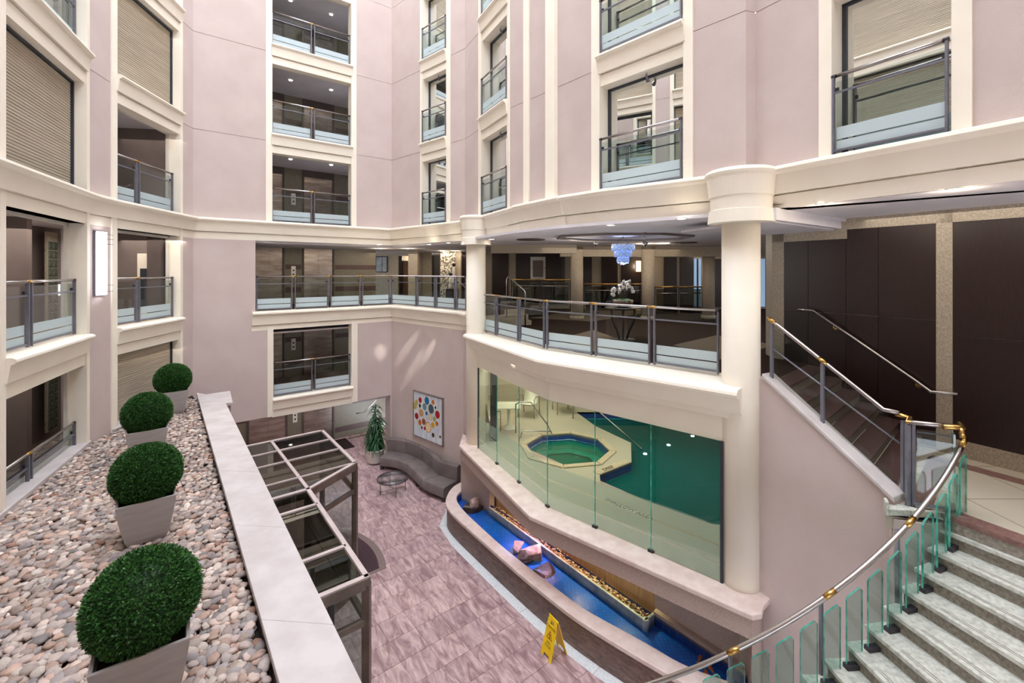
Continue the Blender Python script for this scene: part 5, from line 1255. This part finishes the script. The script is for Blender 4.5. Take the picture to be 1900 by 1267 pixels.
v = P3(342, 972, 3.33); mb = MB(); mb.ico((0, 0, 0), .095, 3, (1.25, .6, .42), Matrix.Rotation(.2, 3, 'Z'), lin((150, 100, 84)), jit=.3); tag(mb.build('brown_stone', 'pebble', loc=tuple(v)), 'single larger red brown stone lying right of the second planter', 'stone')
# leaf balls
def ball(nleaf, rad, seed):
    rnd = random.Random(seed); mb = MB(); bm = mb.bm; L = bm.loops.layers.color.new('col')
    t = bmesh.new(); bmesh.ops.create_icosphere(t, subdivisions=4, radius=rad*.90); vs = [v.co.copy() for v in t.verts]; fs = [tuple(v.index for v in f.verts) for f in t.faces]; t.free()
    mb.poly(vs, fs, True, lin((28, 56, 24)))
    for i in range(nleaf):
        z = 1-2*(i+.5)/nleaf; th = i*2.39996+rnd.uniform(-.1, .1); r = math.sqrt(max(0, 1-z*z)); n_ = Vector((r*math.cos(th), r*math.sin(th), z)).normalized()
        lump = 1+.018*noise.noise(n_*3.1+Vector((seed, 0, 0)))
        base = n_*rad*rnd.uniform(.86, .985)*lump
        d = (n_*.75+Vector((rnd.uniform(-.9, .9), rnd.uniform(-.9, .9), rnd.uniform(-.6, .9)))).normalized(); w_ = d.cross(Vector((rnd.uniform(-1, 1), rnd.uniform(-1, 1), rnd.uniform(-1, 1)))).normalized()
        l = rnd.uniform(.018, .032)*rad/.38; wd_ = l*.24
        tip = base+d*l; mid = base+d*l*.5
        k = rnd.random(); c_ = (34+36*k, 70+50*k, 30+22*k)
        V = [bm.verts.new(v) for v in (base, mid+w_*wd_, tip, mid-w_*wd_)]
        f = bm.faces.new(V)
        for lp in f.loops: lp[L] = (*[v/255 for v in c_], 1)
    return mb
def planter(loc, rz, label, proto=None):
    t = thing('boxwood_planter', label, 'planter', (0, 0, 0), 'clipped ball shrubs in square grey pots')
    mb = MB(); H = .56; N = 8; rings = []; prof = []
    for i in range(N+1):
        u = i/N; prof.append((.185+.115*(u**.65), H*u))
    def sq(r, z): return [(-r, -r, z), (r, -r, z), (r, r, z), (-r, r, z)]
    vs = [v for r, z in prof for v in sq(r, z)]+sq(.272, H)+sq(.262, H-.07)
    m_ = len(prof)+2; fs = [(3, 2, 1, 0)]+[(4*i+j, 4*i+(j+1) % 4, 4*i+4+(j+1) % 4, 4*i+4+j) for i in range(m_-1) for j in range(4)]
    mb.poly(vs, fs); mb.build('pot', 'planter', t, bevel=.006)
    mb = MB(); mb.poly(sq(.264, H-.065), [(0, 1, 2, 3)]); mb.build('soil', 'soil', t)
    return t
first = planter(None, 0, '')
near_b = None
BL = [(0, 'clipped boxwood ball in a square grey pot, nearest and largest of the row of four'), (1, 'clipped boxwood ball in a square grey pot, second from the front of the row'), (2, 'clipped boxwood ball in a square grey pot, third from the front of the row'), (3, 'clipped boxwood ball in a square grey pot, farthest of the row near the wall')]
meshes = {}
for k, (i, lab) in enumerate(BL):
    t = first if k == 0 else copy_tree(first)
    mb = ball((26000, 15000, 8000, 6000)[k], .385, 3+k)
    t['label'] = lab
    o = mb.build('foliage', 'leaf'); o['kind'] = 'stuff'; o.parent = t; o.location = (0, 0, .81); o.scale = (1, 1, .97)
    t.location = (BALLP[i][0], BALLP[i][1], 3.31); t.rotation_euler.z = math.radians((36, 38.5, 38.5, 38.5)[k])

# ================================================================== glass vestibule
VT = 2.75
va = Vector(P2(598, 797.5, VT)); vb = Vector(P2(659, 857, VT)); vc = Vector(P2(571.5, 906, VT)); vd = Vector(P2(678, 1068, VT))
UB = Vector((math.sin(math.radians(51.5)), math.cos(math.radians(51.5)))); UA = Vector((-math.sin(math.radians(37.6)), math.cos(math.radians(37.6))))
vb = va-UA*(va-vb).length; vd = vc-UA*(vc-vd).length
ve = va-UB*1.9; vf = vd-UB*1.6; vg = vc-UB*1.9
vs_ = thing('glass_vestibule', 'glass and metal entrance vestibule with a flat gridded glass roof below the parapet', 'vestibule', (vc.x, vc.y, 0))
def beam(a, b_, z0, z1, w_=.05, name='beam', m='vest_metal', e=0):
    q = Sec(tuple(a), tuple(b_)); mb = MB(); q.box(mb, -e, q.L+e, -w_/2, w_/2, z0, z1); return mb.build(name, m, vs_, bevel=.004)
mid_ = va-UB*1.02   # second mullion line
mc = vc+(-UA)*0
for a, b_ in ((va, ve), (va, vb), (vb, vc), (vc, vg), (vc, vd), (vd, vf)): beam(a, b_, VT-.16, VT-.02, .09, 'fascia_beam', 'vest_metal_dark', .03); beam(a, b_, VT-.02, VT, .07, 'roof_rail', 'vest_metal', .03)
back = va-UB*1.15
q = Sec(tuple(back), tuple(vc)); beam(back, vc+UA*.02, VT-.05, VT, .06, 'roof_bar')
Lr = (va-vb).length
def meet(p, d, a, b_):   # p+t*d on line a-b
    e_ = b_-a; den = d.x*e_.y-d.y*e_.x; t = ((a.x-p.x)*e_.y-(a.y-p.y)*e_.x)/den; return p+d*t
for f_ in (.30, .60):
    p = va-UA*Lr*f_; beam(p, p-UB*2.6, VT-.045, VT, .035, 'roof_bar')
p = meet(vb, -UB, back, vc); beam(vb, vb-UB*2.6, VT-.045, VT, .035, 'roof_bar')
for f_ in (.22, .72):
    p = vc+(vd-vc)*f_; beam(p, p-UB*1.8, VT-.06, VT, .06, 'roof_bar')
beam(vc-UB*1.15, vd-UB*1.15, VT-.05, VT, .05, 'roof_bar')
ncut = [0, .30, .60, 1.0]
for f0, f1 in zip(ncut, ncut[1:]):
    for g0, g1 in ((0, 1.1), (1.1, 2.4)):
        p, r_ = va-UA*Lr*f0, va-UA*Lr*f1; mb = MB(); mb.prism([tuple(p-UB*g0), tuple(p-UB*g1), tuple(r_-UB*g1), tuple(r_-UB*g0)], VT-.035, VT-.027); mb.build('roof_pane', 'glass_smoke', vs_)
mb = MB(); mb.prism([tuple(vb), tuple(vc), tuple(vc-UB*1.2), tuple(vb-UB*2.4)], VT-.035, VT-.027); mb.build('roof_pane', 'glass_smoke', vs_)
for f0, f1 in ((0, .22), (.22, .72), (.72, 1)):
    p, r_ = vc+(vd-vc)*f0, vc+(vd-vc)*f1; mb = MB(); mb.prism([tuple(p), tuple(p-UB*1.7), tuple(r_-UB*1.7), tuple(r_)], VT-.035, VT-.027); mb.build('roof_pane', 'glass_smoke', vs_)
for v in (va, vb, vc, vd): mb = MB(); mb.box(v.x-.05, v.x+.05, v.y-.05, v.y+.05, 0, VT-.1); mb.build('post', 'vest_metal_dark', vs_, bevel=.004)
for a, b_ in ((va, vb), (vb, vc), (vc, vd), (vd, vf)):
    beam(a, b_, 2.12, 2.2, .07, 'transom', 'vest_metal_dark'); beam(a, b_, .0, .1, .05, 'bottom_beam', 'vest_metal_dark')
    q = Sec(tuple(a), tuple(b_))
    for z0, z1 in ((.1, 2.12), (2.2, VT-.16)): 
        mb = MB(); q.box(mb, .05, q.L-.05, -.004, .004, z0, z1); mb.build('side_pane', 'glass', vs_)
q = Sec(tuple(vd), tuple(vf)); mb = MB(); q.box(mb, .42, .48, -.03, .03, 0, VT-.1); mb.build('mullion', 'black', vs_)
# door pull rods inside
mb = MB(); p = vd-UB*.7+UA*.5; mb.tube([(p.x, p.y, 1.2), (p.x+.05, p.y, 1.6), (p.x+.35, p.y+.25, 1.75)], .015, 8); mb.build('pull_bar', 'steel', vs_)
# dark inner door wall of the vestibule (street side)
mb = MB(); a = vc-UB*1.9; b_ = vd-UB*1.75; q = Sec(tuple(a), tuple(b_)); q.box(mb, -.2, q.L+.2, -.12, 0, 0, VT); struct('wall_entrance', mb, 'rail_dark')
# red floor mats
mt_ = thing('entrance_mat', 'half-round plum floor mat with a pale border beside the glass vestibule', 'mat', (-4.0, 10.5, 0))
cm = Vector((-4.02, 10.47))
def hm(ra, rb): 
    out = []
    for i in range(25):
        a = -PI/2+PI*i/24; p = cm+UA*math.sin(a)*ra+UB*math.cos(a)*rb
        out.append(p)
    cut = cm-UA*.78; return [tuple(p) for p in out if (p-cut).dot(UA) > 0]+[]
def hm2(ra, rb, cutd):
    pts = [cm+UA*math.sin(-PI/2+PI*i/40)*ra+UB*math.cos(-PI/2+PI*i/40)*rb for i in range(41)]
    pts = [p for p in pts if (p-(cm-UA*cutd)).dot(UA) > 0]; s = (pts[0]-cm).dot(UB)
    return [tuple(cm-UA*cutd), tuple(cm-UA*cutd+UB*(s+.02))]+[tuple(p) for p in pts]
mb = MB(); mb.prism(hm2(1.60, .98, .86), 0, .006); mb.build('border', 'mat_border', mt_)
mb = MB(); mb.prism(hm2(1.42, .82, .76), .006, .018); mb.build('pile', 'mat_plum', mt_)
m1 = [P2(613, 820, 0), P2(644, 812, 0), P2(664, 838, 0), P2(648, 842, 0)]
mb = MB(); a = Vector(P2(641, 813, 0)); u = -UA*1.15; w_ = -UB*1.0; mb.prism([tuple(a), tuple(a+u), tuple(a+u+w_), tuple(a+w_)], 0, .014); tag(mb.build('floor_mat', 'mat_black'), 'dark rectangular floor mat on the floor between the vestibule and the plant', 'mat')
mb = MB(); a = Vector(P2(646, 813, 0)); q = Sec(tuple(a), tuple(a+UB*.9)); q.box(mb, 0, .9, -.03, .12, 0, .01); tag(mb.build('threshold_strip', 'carpet_beige'), 'thin beige threshold strip on the floor left of the potted plant', 'threshold')
# ground stair handrail behind the plant
t = thing('ground_handrail', 'sloping steel handrail on the striped stone wall behind the plant', 'handrail', (-5.3, 17.4, 1.2))
Yh = 17.3; mb = MB(); mb.tube([((661-HX)/F*Yh, Yh, EYE+(HY-767)/F*Yh), ((675-HX)/F*Yh, Yh, EYE+(HY-765)/F*Yh), ((697-HX)/F*Yh, Yh+.1, EYE+(HY-743)/F*Yh)], .02, 8); mb.build('rail', 'steel', t)
# ================================================================== plant
pv = Vector((-4.80, 16.0, 0))
t = thing('potted_dracaena', 'tall leafy dracaena in a round white pot by the left end of the sofa', 'plant', tuple(pv))
mb = MB(); mb.lathe([(.25, .04), (.27, .1), (.30, .44), (.315, .46), (.315, .50), (.28, .50), (.27, .42), (.0005, .42)], tuple(pv), 32); mb.build('pot', 'white_paint', t)
mb = MB(); mb.lathe([(.20, 0), (.24, .04)], tuple(pv), 24); mb.lathe([(.001, .43), (.275, .43)], tuple(pv), 24); mb.build('soil', 'soil', t)
mb = MB(); lf_ = MB(); bm = lf_.bm; Lc = bm.loops.layers.color.new('col'); rnd = random.Random(4)
for cx_, cy_, hh in ((0, 0, 2.0), (.10, .04, 1.55), (-.12, -.03, 1.25), (.02, -.12, 1.0), (-.06, .1, .85)):
    mb.tube([(pv.x+cx_*.5, pv.y+cy_*.5, .42), (pv.x+cx_, pv.y+cy_, hh*.6), (pv.x+cx_*1.1, pv.y+cy_*1.1, hh)], .02, 7)
    n = int(60*hh/1.4)
    for i in range(n):
        zz = .62+(hh-.62)*(i/n)**.8 if hh > .7 else .7; an = i*2.4+rnd.uniform(-.3, .3); top = zz/2.05; L_ = (.50-.16*top)*rnd.uniform(.8, 1.15); up = .5+.9*(i/n)
        p = Vector((pv.x+cx_, pv.y+cy_, zz)); h = Vector((math.cos(an), math.sin(an), 0)); sd = Vector((-h.y, h.x, 0)); g = rnd.random(); cc = tuple(v/255 for v in (20+22*g, 56+44*g, 30+16*g)); prev = None
        for k in range(6):
            u = k/5; c_ = p+h*L_*(u*.85)+Vector((0, 0, up*L_*u*.55-1.35*L_*u*u*.8)); wdt = .028*math.sin(PI*min(1, .12+u*.9))+.002
            a_, b2 = bm.verts.new(c_+sd*wdt), bm.verts.new(c_-sd*wdt+Vector((0, 0, .004)))
            if prev:
                f = bm.faces.new((prev[0], prev[1], b2, a_)); f.smooth = True
                for lp in f.loops: lp[Lc] = (*cc, 1)
            prev = (a_, b2)
mb.build('cane', 'foliage_stem', t); tag(lf_.build('foliage', 'leaf', t), kind='stuff')
# sunlight thrown back by the windows of the right facade on the corner wall
for (s, z), a_, pw_ in (((.95, 4.05), 3.8, 1700), ((1.35, 3.45), 3.8, 1700), ((2.2, 4.1), 3.4, 1700)):
    spot_light('window_glint', (-.86, 11.5, 8.8), tuple(WC.pt(s, 0, z)), pw_, (1, .95, .88), a_, .01, 1)
spot_light('window_glint', (-.75, 10.9, 8.6), tuple(WB.pt(WB.L-.42, 0, 3.85)), 1000, (1, .95, .88), 4.2, .01, 1)
# ================================================================== sofa
def crv(pts, n):
    P = [Vector(p) for p in pts]; out = []
    m_ = len(P)-1
    for k in range(n+1):
        u = k/n*m_; i = min(int(u), m_-1); f = u-i
        p0, p1, p2_, p3 = P[max(i-1, 0)], P[i], P[i+1], P[min(i+2, m_)]
        out.append(.5*((2*p1)+(-p0+p2_)*f+(2*p0-5*p1+4*p2_-p3)*f*f+(-p0+3*p1-3*p2_+p3)*f**3))
    return out
FRT = [(-4.47, 15.40), (-3.97, 15.25), (-3.50, 14.92), (-3.12, 14.40), (-2.66, 13.72), (-1.98, 13.20)]
BCK = [(-4.36, 16.02), (-3.72, 15.82), (-3.06, 15.30), (-2.62, 14.70), (-2.22, 14.12), (-1.62, 13.72)]
NS = 40; fr, bk = crv(FRT, NS), crv(BCK, NS)
sf = thing('curved_sofa', 'long S-curved grey leather sofa under the framed painting', 'sofa', (-3.2, 14.8, 0))
def ribbon(i0, i1, prof, name, m, fb=None, bevel=.012):
    mb = MB(); fr_, bk_ = fb or (fr, bk); k = len(prof); vs = []
    for i in range(i0, i1+1):
        for w_, z in prof: p = fr_[i]+(bk_[i]-fr_[i])*w_; vs.append((p.x, p.y, z))
    n = i1-i0+1; fs = [(i*k+j, i*k+(j+1) % k, (i+1)*k+(j+1) % k, (i+1)*k+j) for i in range(n-1) for j in range(k)]+[tuple(range(k))[::-1], tuple(range((n-1)*k, n*k))]
    mb.poly(vs, fs, False)
    for f in mb.bm.faces: f.smooth = len(f.verts) == 4
    return mb.build(name, m, sf, bevel=bevel)
seatp = [(0.02, .13), (-.02, .16), (-.02, .38), (.03, .43), (.5, .44), (.98, .42), (.98, .13)]
backp = [(.90, .40), (.93, .82), (1.0, .87), (1.14, .87), (1.20, .80), (1.12, .13), (.98, .13)]
for i in range(5):
    ribbon(i*8, i*8+8, seatp, 'seat_section', 'leather'); ribbon(i*8, i*8+8, backp, 'back_section', 'leather')
for i in range(1, 5):
    for pr_ in ([(-.024, .16), (-.024, .38), (.03, .436), (.5, .446), (.98, .43)], [(.90, .44), (.925, .82), (1.0, .876), (1.13, .876)]):
        mb = MB(); f0, b0_ = fr[i*8], bk[i*8]; mb.tube([((f0+(b0_-f0)*w_).x, (f0+(b0_-f0)*w_).y, z) for w_, z in pr_], .006, 6); mb.build('piping', 'piping', sf)
for i in (1, 13, 26, 39):
    for w_ in (.12, .95):
        p = fr[i]+(bk[i]-fr[i])*w_; mb = MB(); mb.box(p.x-.05, p.x+.05, p.y-.05, p.y+.05, 0, .14); mb.build('leg', 'leather_dark', sf)
# ================================================================== coffee table
cv = Vector((-3.62, 13.83, 0))
t = thing('coffee_table', 'round glass coffee table with thin crossed metal legs before the sofa', 'table', tuple(cv))
mb = MB(); mb.lathe([(.001, .44), (.46, .44), (.46, .452), (.001, .452)], tuple(cv), 48); mb.build('glass_top', 'glass', t)
mb = MB(); mb.lathe([(.455, .432), (.475, .432), (.475, .456), (.455, .456), (.455, .432)], tuple(cv), 48); mb.build('rim', 'rail_dark', t)
for i in range(4):
    a = .5+i*PI/2; mb = MB(); mb.tube([(cv.x+.38*math.cos(a), cv.y+.38*math.sin(a), 0), (cv.x+.38*math.cos(a), cv.y+.38*math.sin(a), .44)], .011, 8); mb.build('leg', 'vest_metal_dark', t)
for i in range(2):
    a = .5+i*PI/2; mb = MB(); mb.tube([(cv.x+.38*math.cos(a), cv.y+.38*math.sin(a), .10), (cv.x-.38*math.cos(a), cv.y-.38*math.sin(a), .10)], .009, 8); mb.build('stretcher', 'vest_metal_dark', t)
# ================================================================== painting (plain dots on a pale canvas)
s0, s1 = WC.at(771), WC.at(823.5)
pt_ = thing('painting', 'framed painting of coloured dots on a white canvas above the sofa', 'picture', tuple(WC.pt((s0+s1)/2, .05, 1.9)))
mb = MB(); WC.box(mb, s0, s1, 0, .06, 1.18, 2.66); mb.build('canvas', 'canvas_m', pt_)
for a, b_, z0, z1 in ((s0-.02, s0, 1.16, 2.68), (s1, s1+.02, 1.16, 2.68), (s0-.02, s1+.02, 1.16, 1.18), (s0-.02, s1+.02, 2.66, 2.68)):
    mb = MB(); WC.box(mb, a, b_, 0, .085, z0, z1); mb.build('frame_side', 'steel', pt_)
W_ = s1-s0; DC = {'r': (176, 20, 44), 'b': (16, 110, 170), 'o': (206, 110, 50), 'd': (40, 36, 40), 't': (96, 156, 166), 's': (70, 94, 110), 'p': (214, 160, 110), 'g': (170, 170, 100), 'y': (222, 176, 40), 'c': (236, 214, 168), 'n': (168, 88, 56), 'w': (206, 216, 240), 'e': (200, 184, 96)}
for k, v in DC.items(): mat('dot_'+k, v, rough=.5)
mb = MB(); mb2 = MB()
dots = [(.23, .17, .062, 'r'), (.47, .14, .085, 'b'), (.69, .13, .05, 'o'), (.09, .25, .06, 'e'), (.04, .34, .07, 'e'), (.22, .30, .042, 'd'), (.39, .29, .075, 't'), (.62, .29, .10, 's'), (.77, .23, .03, 'd'), (.27, .45, .08, 'p'), (.46, .42, .045, 'b'), (.84, .37, .082, 'r'), (.10, .56, .07, 'r'), (.59, .48, .06, 'c'), (.73, .49, .05, 'g'), (.22, .68, .062, 'o'), (.36, .63, .068, 'n'), (.82, .57, .05, 'o'), (.68, .63, .062, 'y'), (.52, .72, .10, 'c'), (.29, .78, .032, 'd'), (.40, .77, .04, 'r'), (.82, .76, .07, 'w'), (.69, .85, .048, 'd'), (.93, .83, .03, 'd')]
fx = Matrix.Identity(4)
for u, v, r, c_ in dots:
    o_ = WC.pt(s0+W_*u, .061, 2.66-1.48*v); X_ = Vector((WC.u.x, WC.u.y, 0)); Z_ = Vector((0, 0, 1)); N_ = Vector((WC.n.x, WC.n.y, 0))
    for rr_, m_, dz in ((r*1.22, 'dot_c' if c_ != 'c' else 'dot_o', .001), (r*1.08, 'dot_'+c_, .003)):
        mb = MB(); R = rr_*1.42; n = 20; vv = [o_+N_*dz+X_*R*.92*math.cos(2*PI*j/n)+Z_*R*math.sin(2*PI*j/n) for j in range(n)]; mb.poly(vv, [tuple(range(n))]); mb.build('painted_dot' if dz > .002 else 'painted_ring', m_, pt_)
# ================================================================== wet floor sign
sA_ = P3(1027, 1242, 0); sB_ = P3(1015.5, 1222, 0)   # front foot right and left
top = P3(1040, 1160, .62)
t = thing('wet_floor_sign', 'yellow folding wet floor caution sign standing by the fountain wall', 'sign', (0, 0, 0))
wS = .30
def panel(sgn):
    mb = MB(); H = .62; sp = .17
    def T(x, z, e): y = sgn*(sp*(1-z/H)+e*1.0); return (x, y, z)
    # outline with foot notch and handle hole: strips
    strips = [(-.15, -.075, 0, .06), (.075, .15, 0, .06), (-.15, .15, .06, .50), (-.148, -.06, .50, .57), (.06, .148, .50, .57), (-.14, .14, .57, .62)]
    for x0, x1, z0, z1 in strips:
        k = lambda x, z: x*(1-.18*z/H)
        vs = [T(k(x, z), z, e) for e in (0, .012) for x, z in ((x0, z0), (x1, z0), (x1, z1), (x0, z1))]
        mb.poly(vs, [(3, 2, 1, 0), (4, 5, 6, 7), (0, 1, 5, 4), (1, 2, 6, 5), (2, 3, 7, 6), (3, 0, 4, 7)])
    return mb.build('front_panel' if sgn < 0 else 'rear_panel', 'yellow', t)
p1 = panel(-1); p2_ = panel(1)
mb = MB(); mb.tube([(-.13, 0, .615), (.13, 0, .615)], .012, 8); mb.build('hinge', 'yellow', t)
sl = Vector((0, .17, .62)).normalized(); 
def onp(x, z): return Vector((x, -.17*(1-z/.62)-.0135, z))
def ltr(txt, size, x, z, m='ink'): return letter(txt, size, m, 'lettering', p1, frame(onp(x, z), (1, 0, 0), tuple(sl)), .0008)
ltr('CAUTION', .052, 0, .465); ltr('WET', .05, 0, .235); ltr('FLOOR', .05, 0, .185)
def tri(r, z, m, off):
    mb = MB(); vs = []
    for a in (90, 210, 330): v = onp(r*math.cos(math.radians(a)), z)+sl*r*math.sin(math.radians(a)); v.y -= off; vs.append(v)
    mb.poly(vs, [(0, 1, 2)]); mb.build('warning_triangle', m, p1)
tri(.092, .335, 'red_ink', .0005); tri(.066, .335, 'yellow', .0012)
mb = MB()
def stick(a, b_, w_=.005):
    A, B_ = onp(*a), onp(*b_); A.y -= .002; B_.y -= .002; mb.tube([tuple(A), tuple(B_)], w_, 6)
stick((.0, .345), (.012, .32), .006); stick((.012, .32), (-.02, .305)); stick((.012, .32), (.025, .30)); stick((0, .345), (-.025, .352)); stick((0, .345), (.022, .358)); mb.ico(onp(-.003, .366)+Vector((0, -.002, 0)), .008, 1); mb.build('falling_figure', 'ink', p1)
mb = MB(); A = onp(-.1, .155); mb.tube([(-.1, A.y, .155), (.1, A.y, .155)], .0015, 4); mb.build('underline', 'ink', p1)
t.location = ((sA_.x+sB_.x)/2+.08, (sA_.y+sB_.y)/2+.22, 0.0)
SIGN = t; t.rotation_euler.z = math.radians(-58)
# ================================================================== orchid table and chandelier in the lobby
ov = Vector(((1156-HX)/F*11.4, 11.4, 5.0))
t = thing('orchid_table', 'round dark table on curved legs standing under the chandelier', 'table', tuple(ov))
mb = MB(); mb.lathe([(.001, .80), (.44, .80), (.46, .815), (.44, .83), (.001, .83)], tuple(ov), 40); mb.build('table_top', 'black', t)
for i in range(6):
    a = i*PI/3+.3; mb = MB(); mb.tube([(ov.x+.34*math.cos(a), ov.y+.34*math.sin(a), 5.79), (ov.x+.30*math.cos(a), ov.y+.30*math.sin(a), 5.5), (ov.x+.17*math.cos(a), ov.y+.17*math.sin(a), 5.25), (ov.x+.10*math.cos(a), ov.y+.10*math.sin(a), 5.03)], .03, 8); mb.build('leg', 'black', t)
mb = MB(); mb.lathe([(.30, 0), (.30, .03), (.001, .04)], tuple(ov), 30); mb.build('base', 'black', t)
ov2 = ov+Vector((0, 0, .83))
t = thing('orchid_arrangement', 'white orchids with green leaves in a round bronze bowl on the dark table', 'flowers', tuple(ov2))
mb = MB(); mb.lathe([(.12, 0), (.2, .04), (.25, .12), (.245, .18), (.22, .17), (.001, .15)], tuple(ov2), 30); mb.build('bowl', 'terracotta', t)
mb = MB(); fl2 = MB(); lv2 = MB(); Lc = lv2.bm.loops.layers.color.new('col'); rnd = random.Random(9); nf = 0
tips = []
for i in range(7):
    a = i*.9; out = .14+.10*rnd.random(); h = .42+.25*rnd.random()
    path = [(ov2.x+.04*math.cos(a), ov2.y+.04*math.sin(a), ov2.z+.15), (ov2.x+out*.6*math.cos(a), ov2.y+out*.6*math.sin(a), ov2.z+h), (ov2.x+out*1.15*math.cos(a), ov2.y+out*1.1*math.sin(a), ov2.z+h+.02), (ov2.x+out*1.4*math.cos(a), ov2.y+out*1.3*math.sin(a), ov2.z+h-.16)]
    mb.tube(path, .006, 6)
    for k in range(6): p = Vector(path[2]).lerp(Vector(path[3]), k/5)+Vector((rnd.uniform(-.03, .03),)*1+(rnd.uniform(-.03, .03), rnd.uniform(-.02, .03))); tips.append(p)
mb.build('stem', 'brown_stone', t)
fm = None
for p in tips:
    if fm is None:
        q_ = MB()
        for k in range(5):
            a = k*2*PI/5; q_.ico((.022*math.cos(a), 0, .022*math.sin(a)), .018, 1, (1, .35, 1))
        q_.ico((0, -.008, 0), .007, 1); o = q_.build('orchid_bloom', 'white_paint'); fm = o.data; bpy.data.objects.remove(o)
    o = bpy.data.objects.new('orchid_bloom', fm); C.objects.link(o); o.parent = t; o.location = p-ov2; o.rotation_euler = (rnd.uniform(-.4, .4), rnd.random()*6, rnd.uniform(-.8, .8))
for i in range(26):
    a = rnd.random()*6.3; p = ov2+Vector((0, 0, .16)); h = Vector((math.cos(a), math.sin(a), 0)); sd = Vector((-h.y, h.x, 0)); L_ = rnd.uniform(.18, .34); prev = None
    for k in range(5):
        u = k/4; c_ = p+h*L_*u+Vector((0, 0, L_*(.7*u-.8*u*u))); wdt = .03*math.sin(PI*min(1, .1+.85*u))+.002; a_, b2 = lv2.bm.verts.new(c_+sd*wdt), lv2.bm.verts.new(c_-sd*wdt)
        if prev:
            f = lv2.bm.faces.new((prev[0], prev[1], b2, a_))
            for lp in f.loops: lp[Lc] = (50/255, 96/255, 50/255, 1)
        prev = (a_, b2)
tag(lv2.build('leaves', 'leaf', t), kind='stuff')
cvn = Vector((ov.x, ov.y, 7.6))
t = thing('chandelier', 'three tier blue glass disc chandelier hanging over the orchid table', 'chandelier', tuple(cvn))
for a in (0, 2*PI/3, 4*PI/3): mb = MB(); mb.tube([(cvn.x, cvn.y, 7.6), (cvn.x+.22*math.cos(a+.4), cvn.y+.22*math.sin(a+.4), 7.38)], .004, 5); mb.build('cable', 'rail_dark', t)
zt_ = 7.40
mb = MB(); mb.lathe([(.26, -.01), (.28, 0), (.26, .01), (.26, -.01)], (cvn.x, cvn.y, zt_), 24); mb.build('ring', 'steel', t)
dm = None
for r, z, n in ((.27, zt_-.09, 14), (.20, zt_-.24, 11), (.13, zt_-.39, 8), (.05, zt_-.42, 3)):
    for i in range(n):
        a = 2*PI*i/n+z
        if dm is None:
            q_ = MB(); q_.ico((0, 0, 0), .088, 2, (1, .22, 1), jit=.25); o = q_.build('glass_disc', 'disc_blue'); dm = o.data; bpy.data.objects.remove(o)
        o = bpy.data.objects.new('glass_disc', dm); C.objects.link(o); o.parent = t; o.location = (r*math.cos(a), r*math.sin(a), z-7.6); o.rotation_euler = (0, rnd.random()*3, a+PI/2)
point_light('chandelier_light', (cvn.x, cvn.y, 6.85), 25, (.75, .85, 1))
for px, py, lab, dep in ((1196, 428, 'right of the chandelier', 10.2), (1105, 452, 'left of the chandelier', 12.6)):
    v = Vector(((px-HX)/F*dep, dep, 7.6)); t = thing('ceiling_spotlight', 'small chrome adjustable spotlight on the lobby ceiling '+lab, 'spotlight', tuple(v)); k = .22 if px > 1150 else .08
    mb = MB(); mb.tube([tuple(v), tuple(v+Vector((0, 0, -k)))], .008, 6); mb.lathe([(.04, -.01), (.04, 0)], tuple(v), 14); mb.build('stem', 'steel', t)
    mb = MB(); mb.tube([tuple(v+Vector((-.04, 0, -k+.02))), tuple(v+Vector((.04, -.02, -k-.06)))], [.03, .06], 14); mb.build('head', 'steel', t)
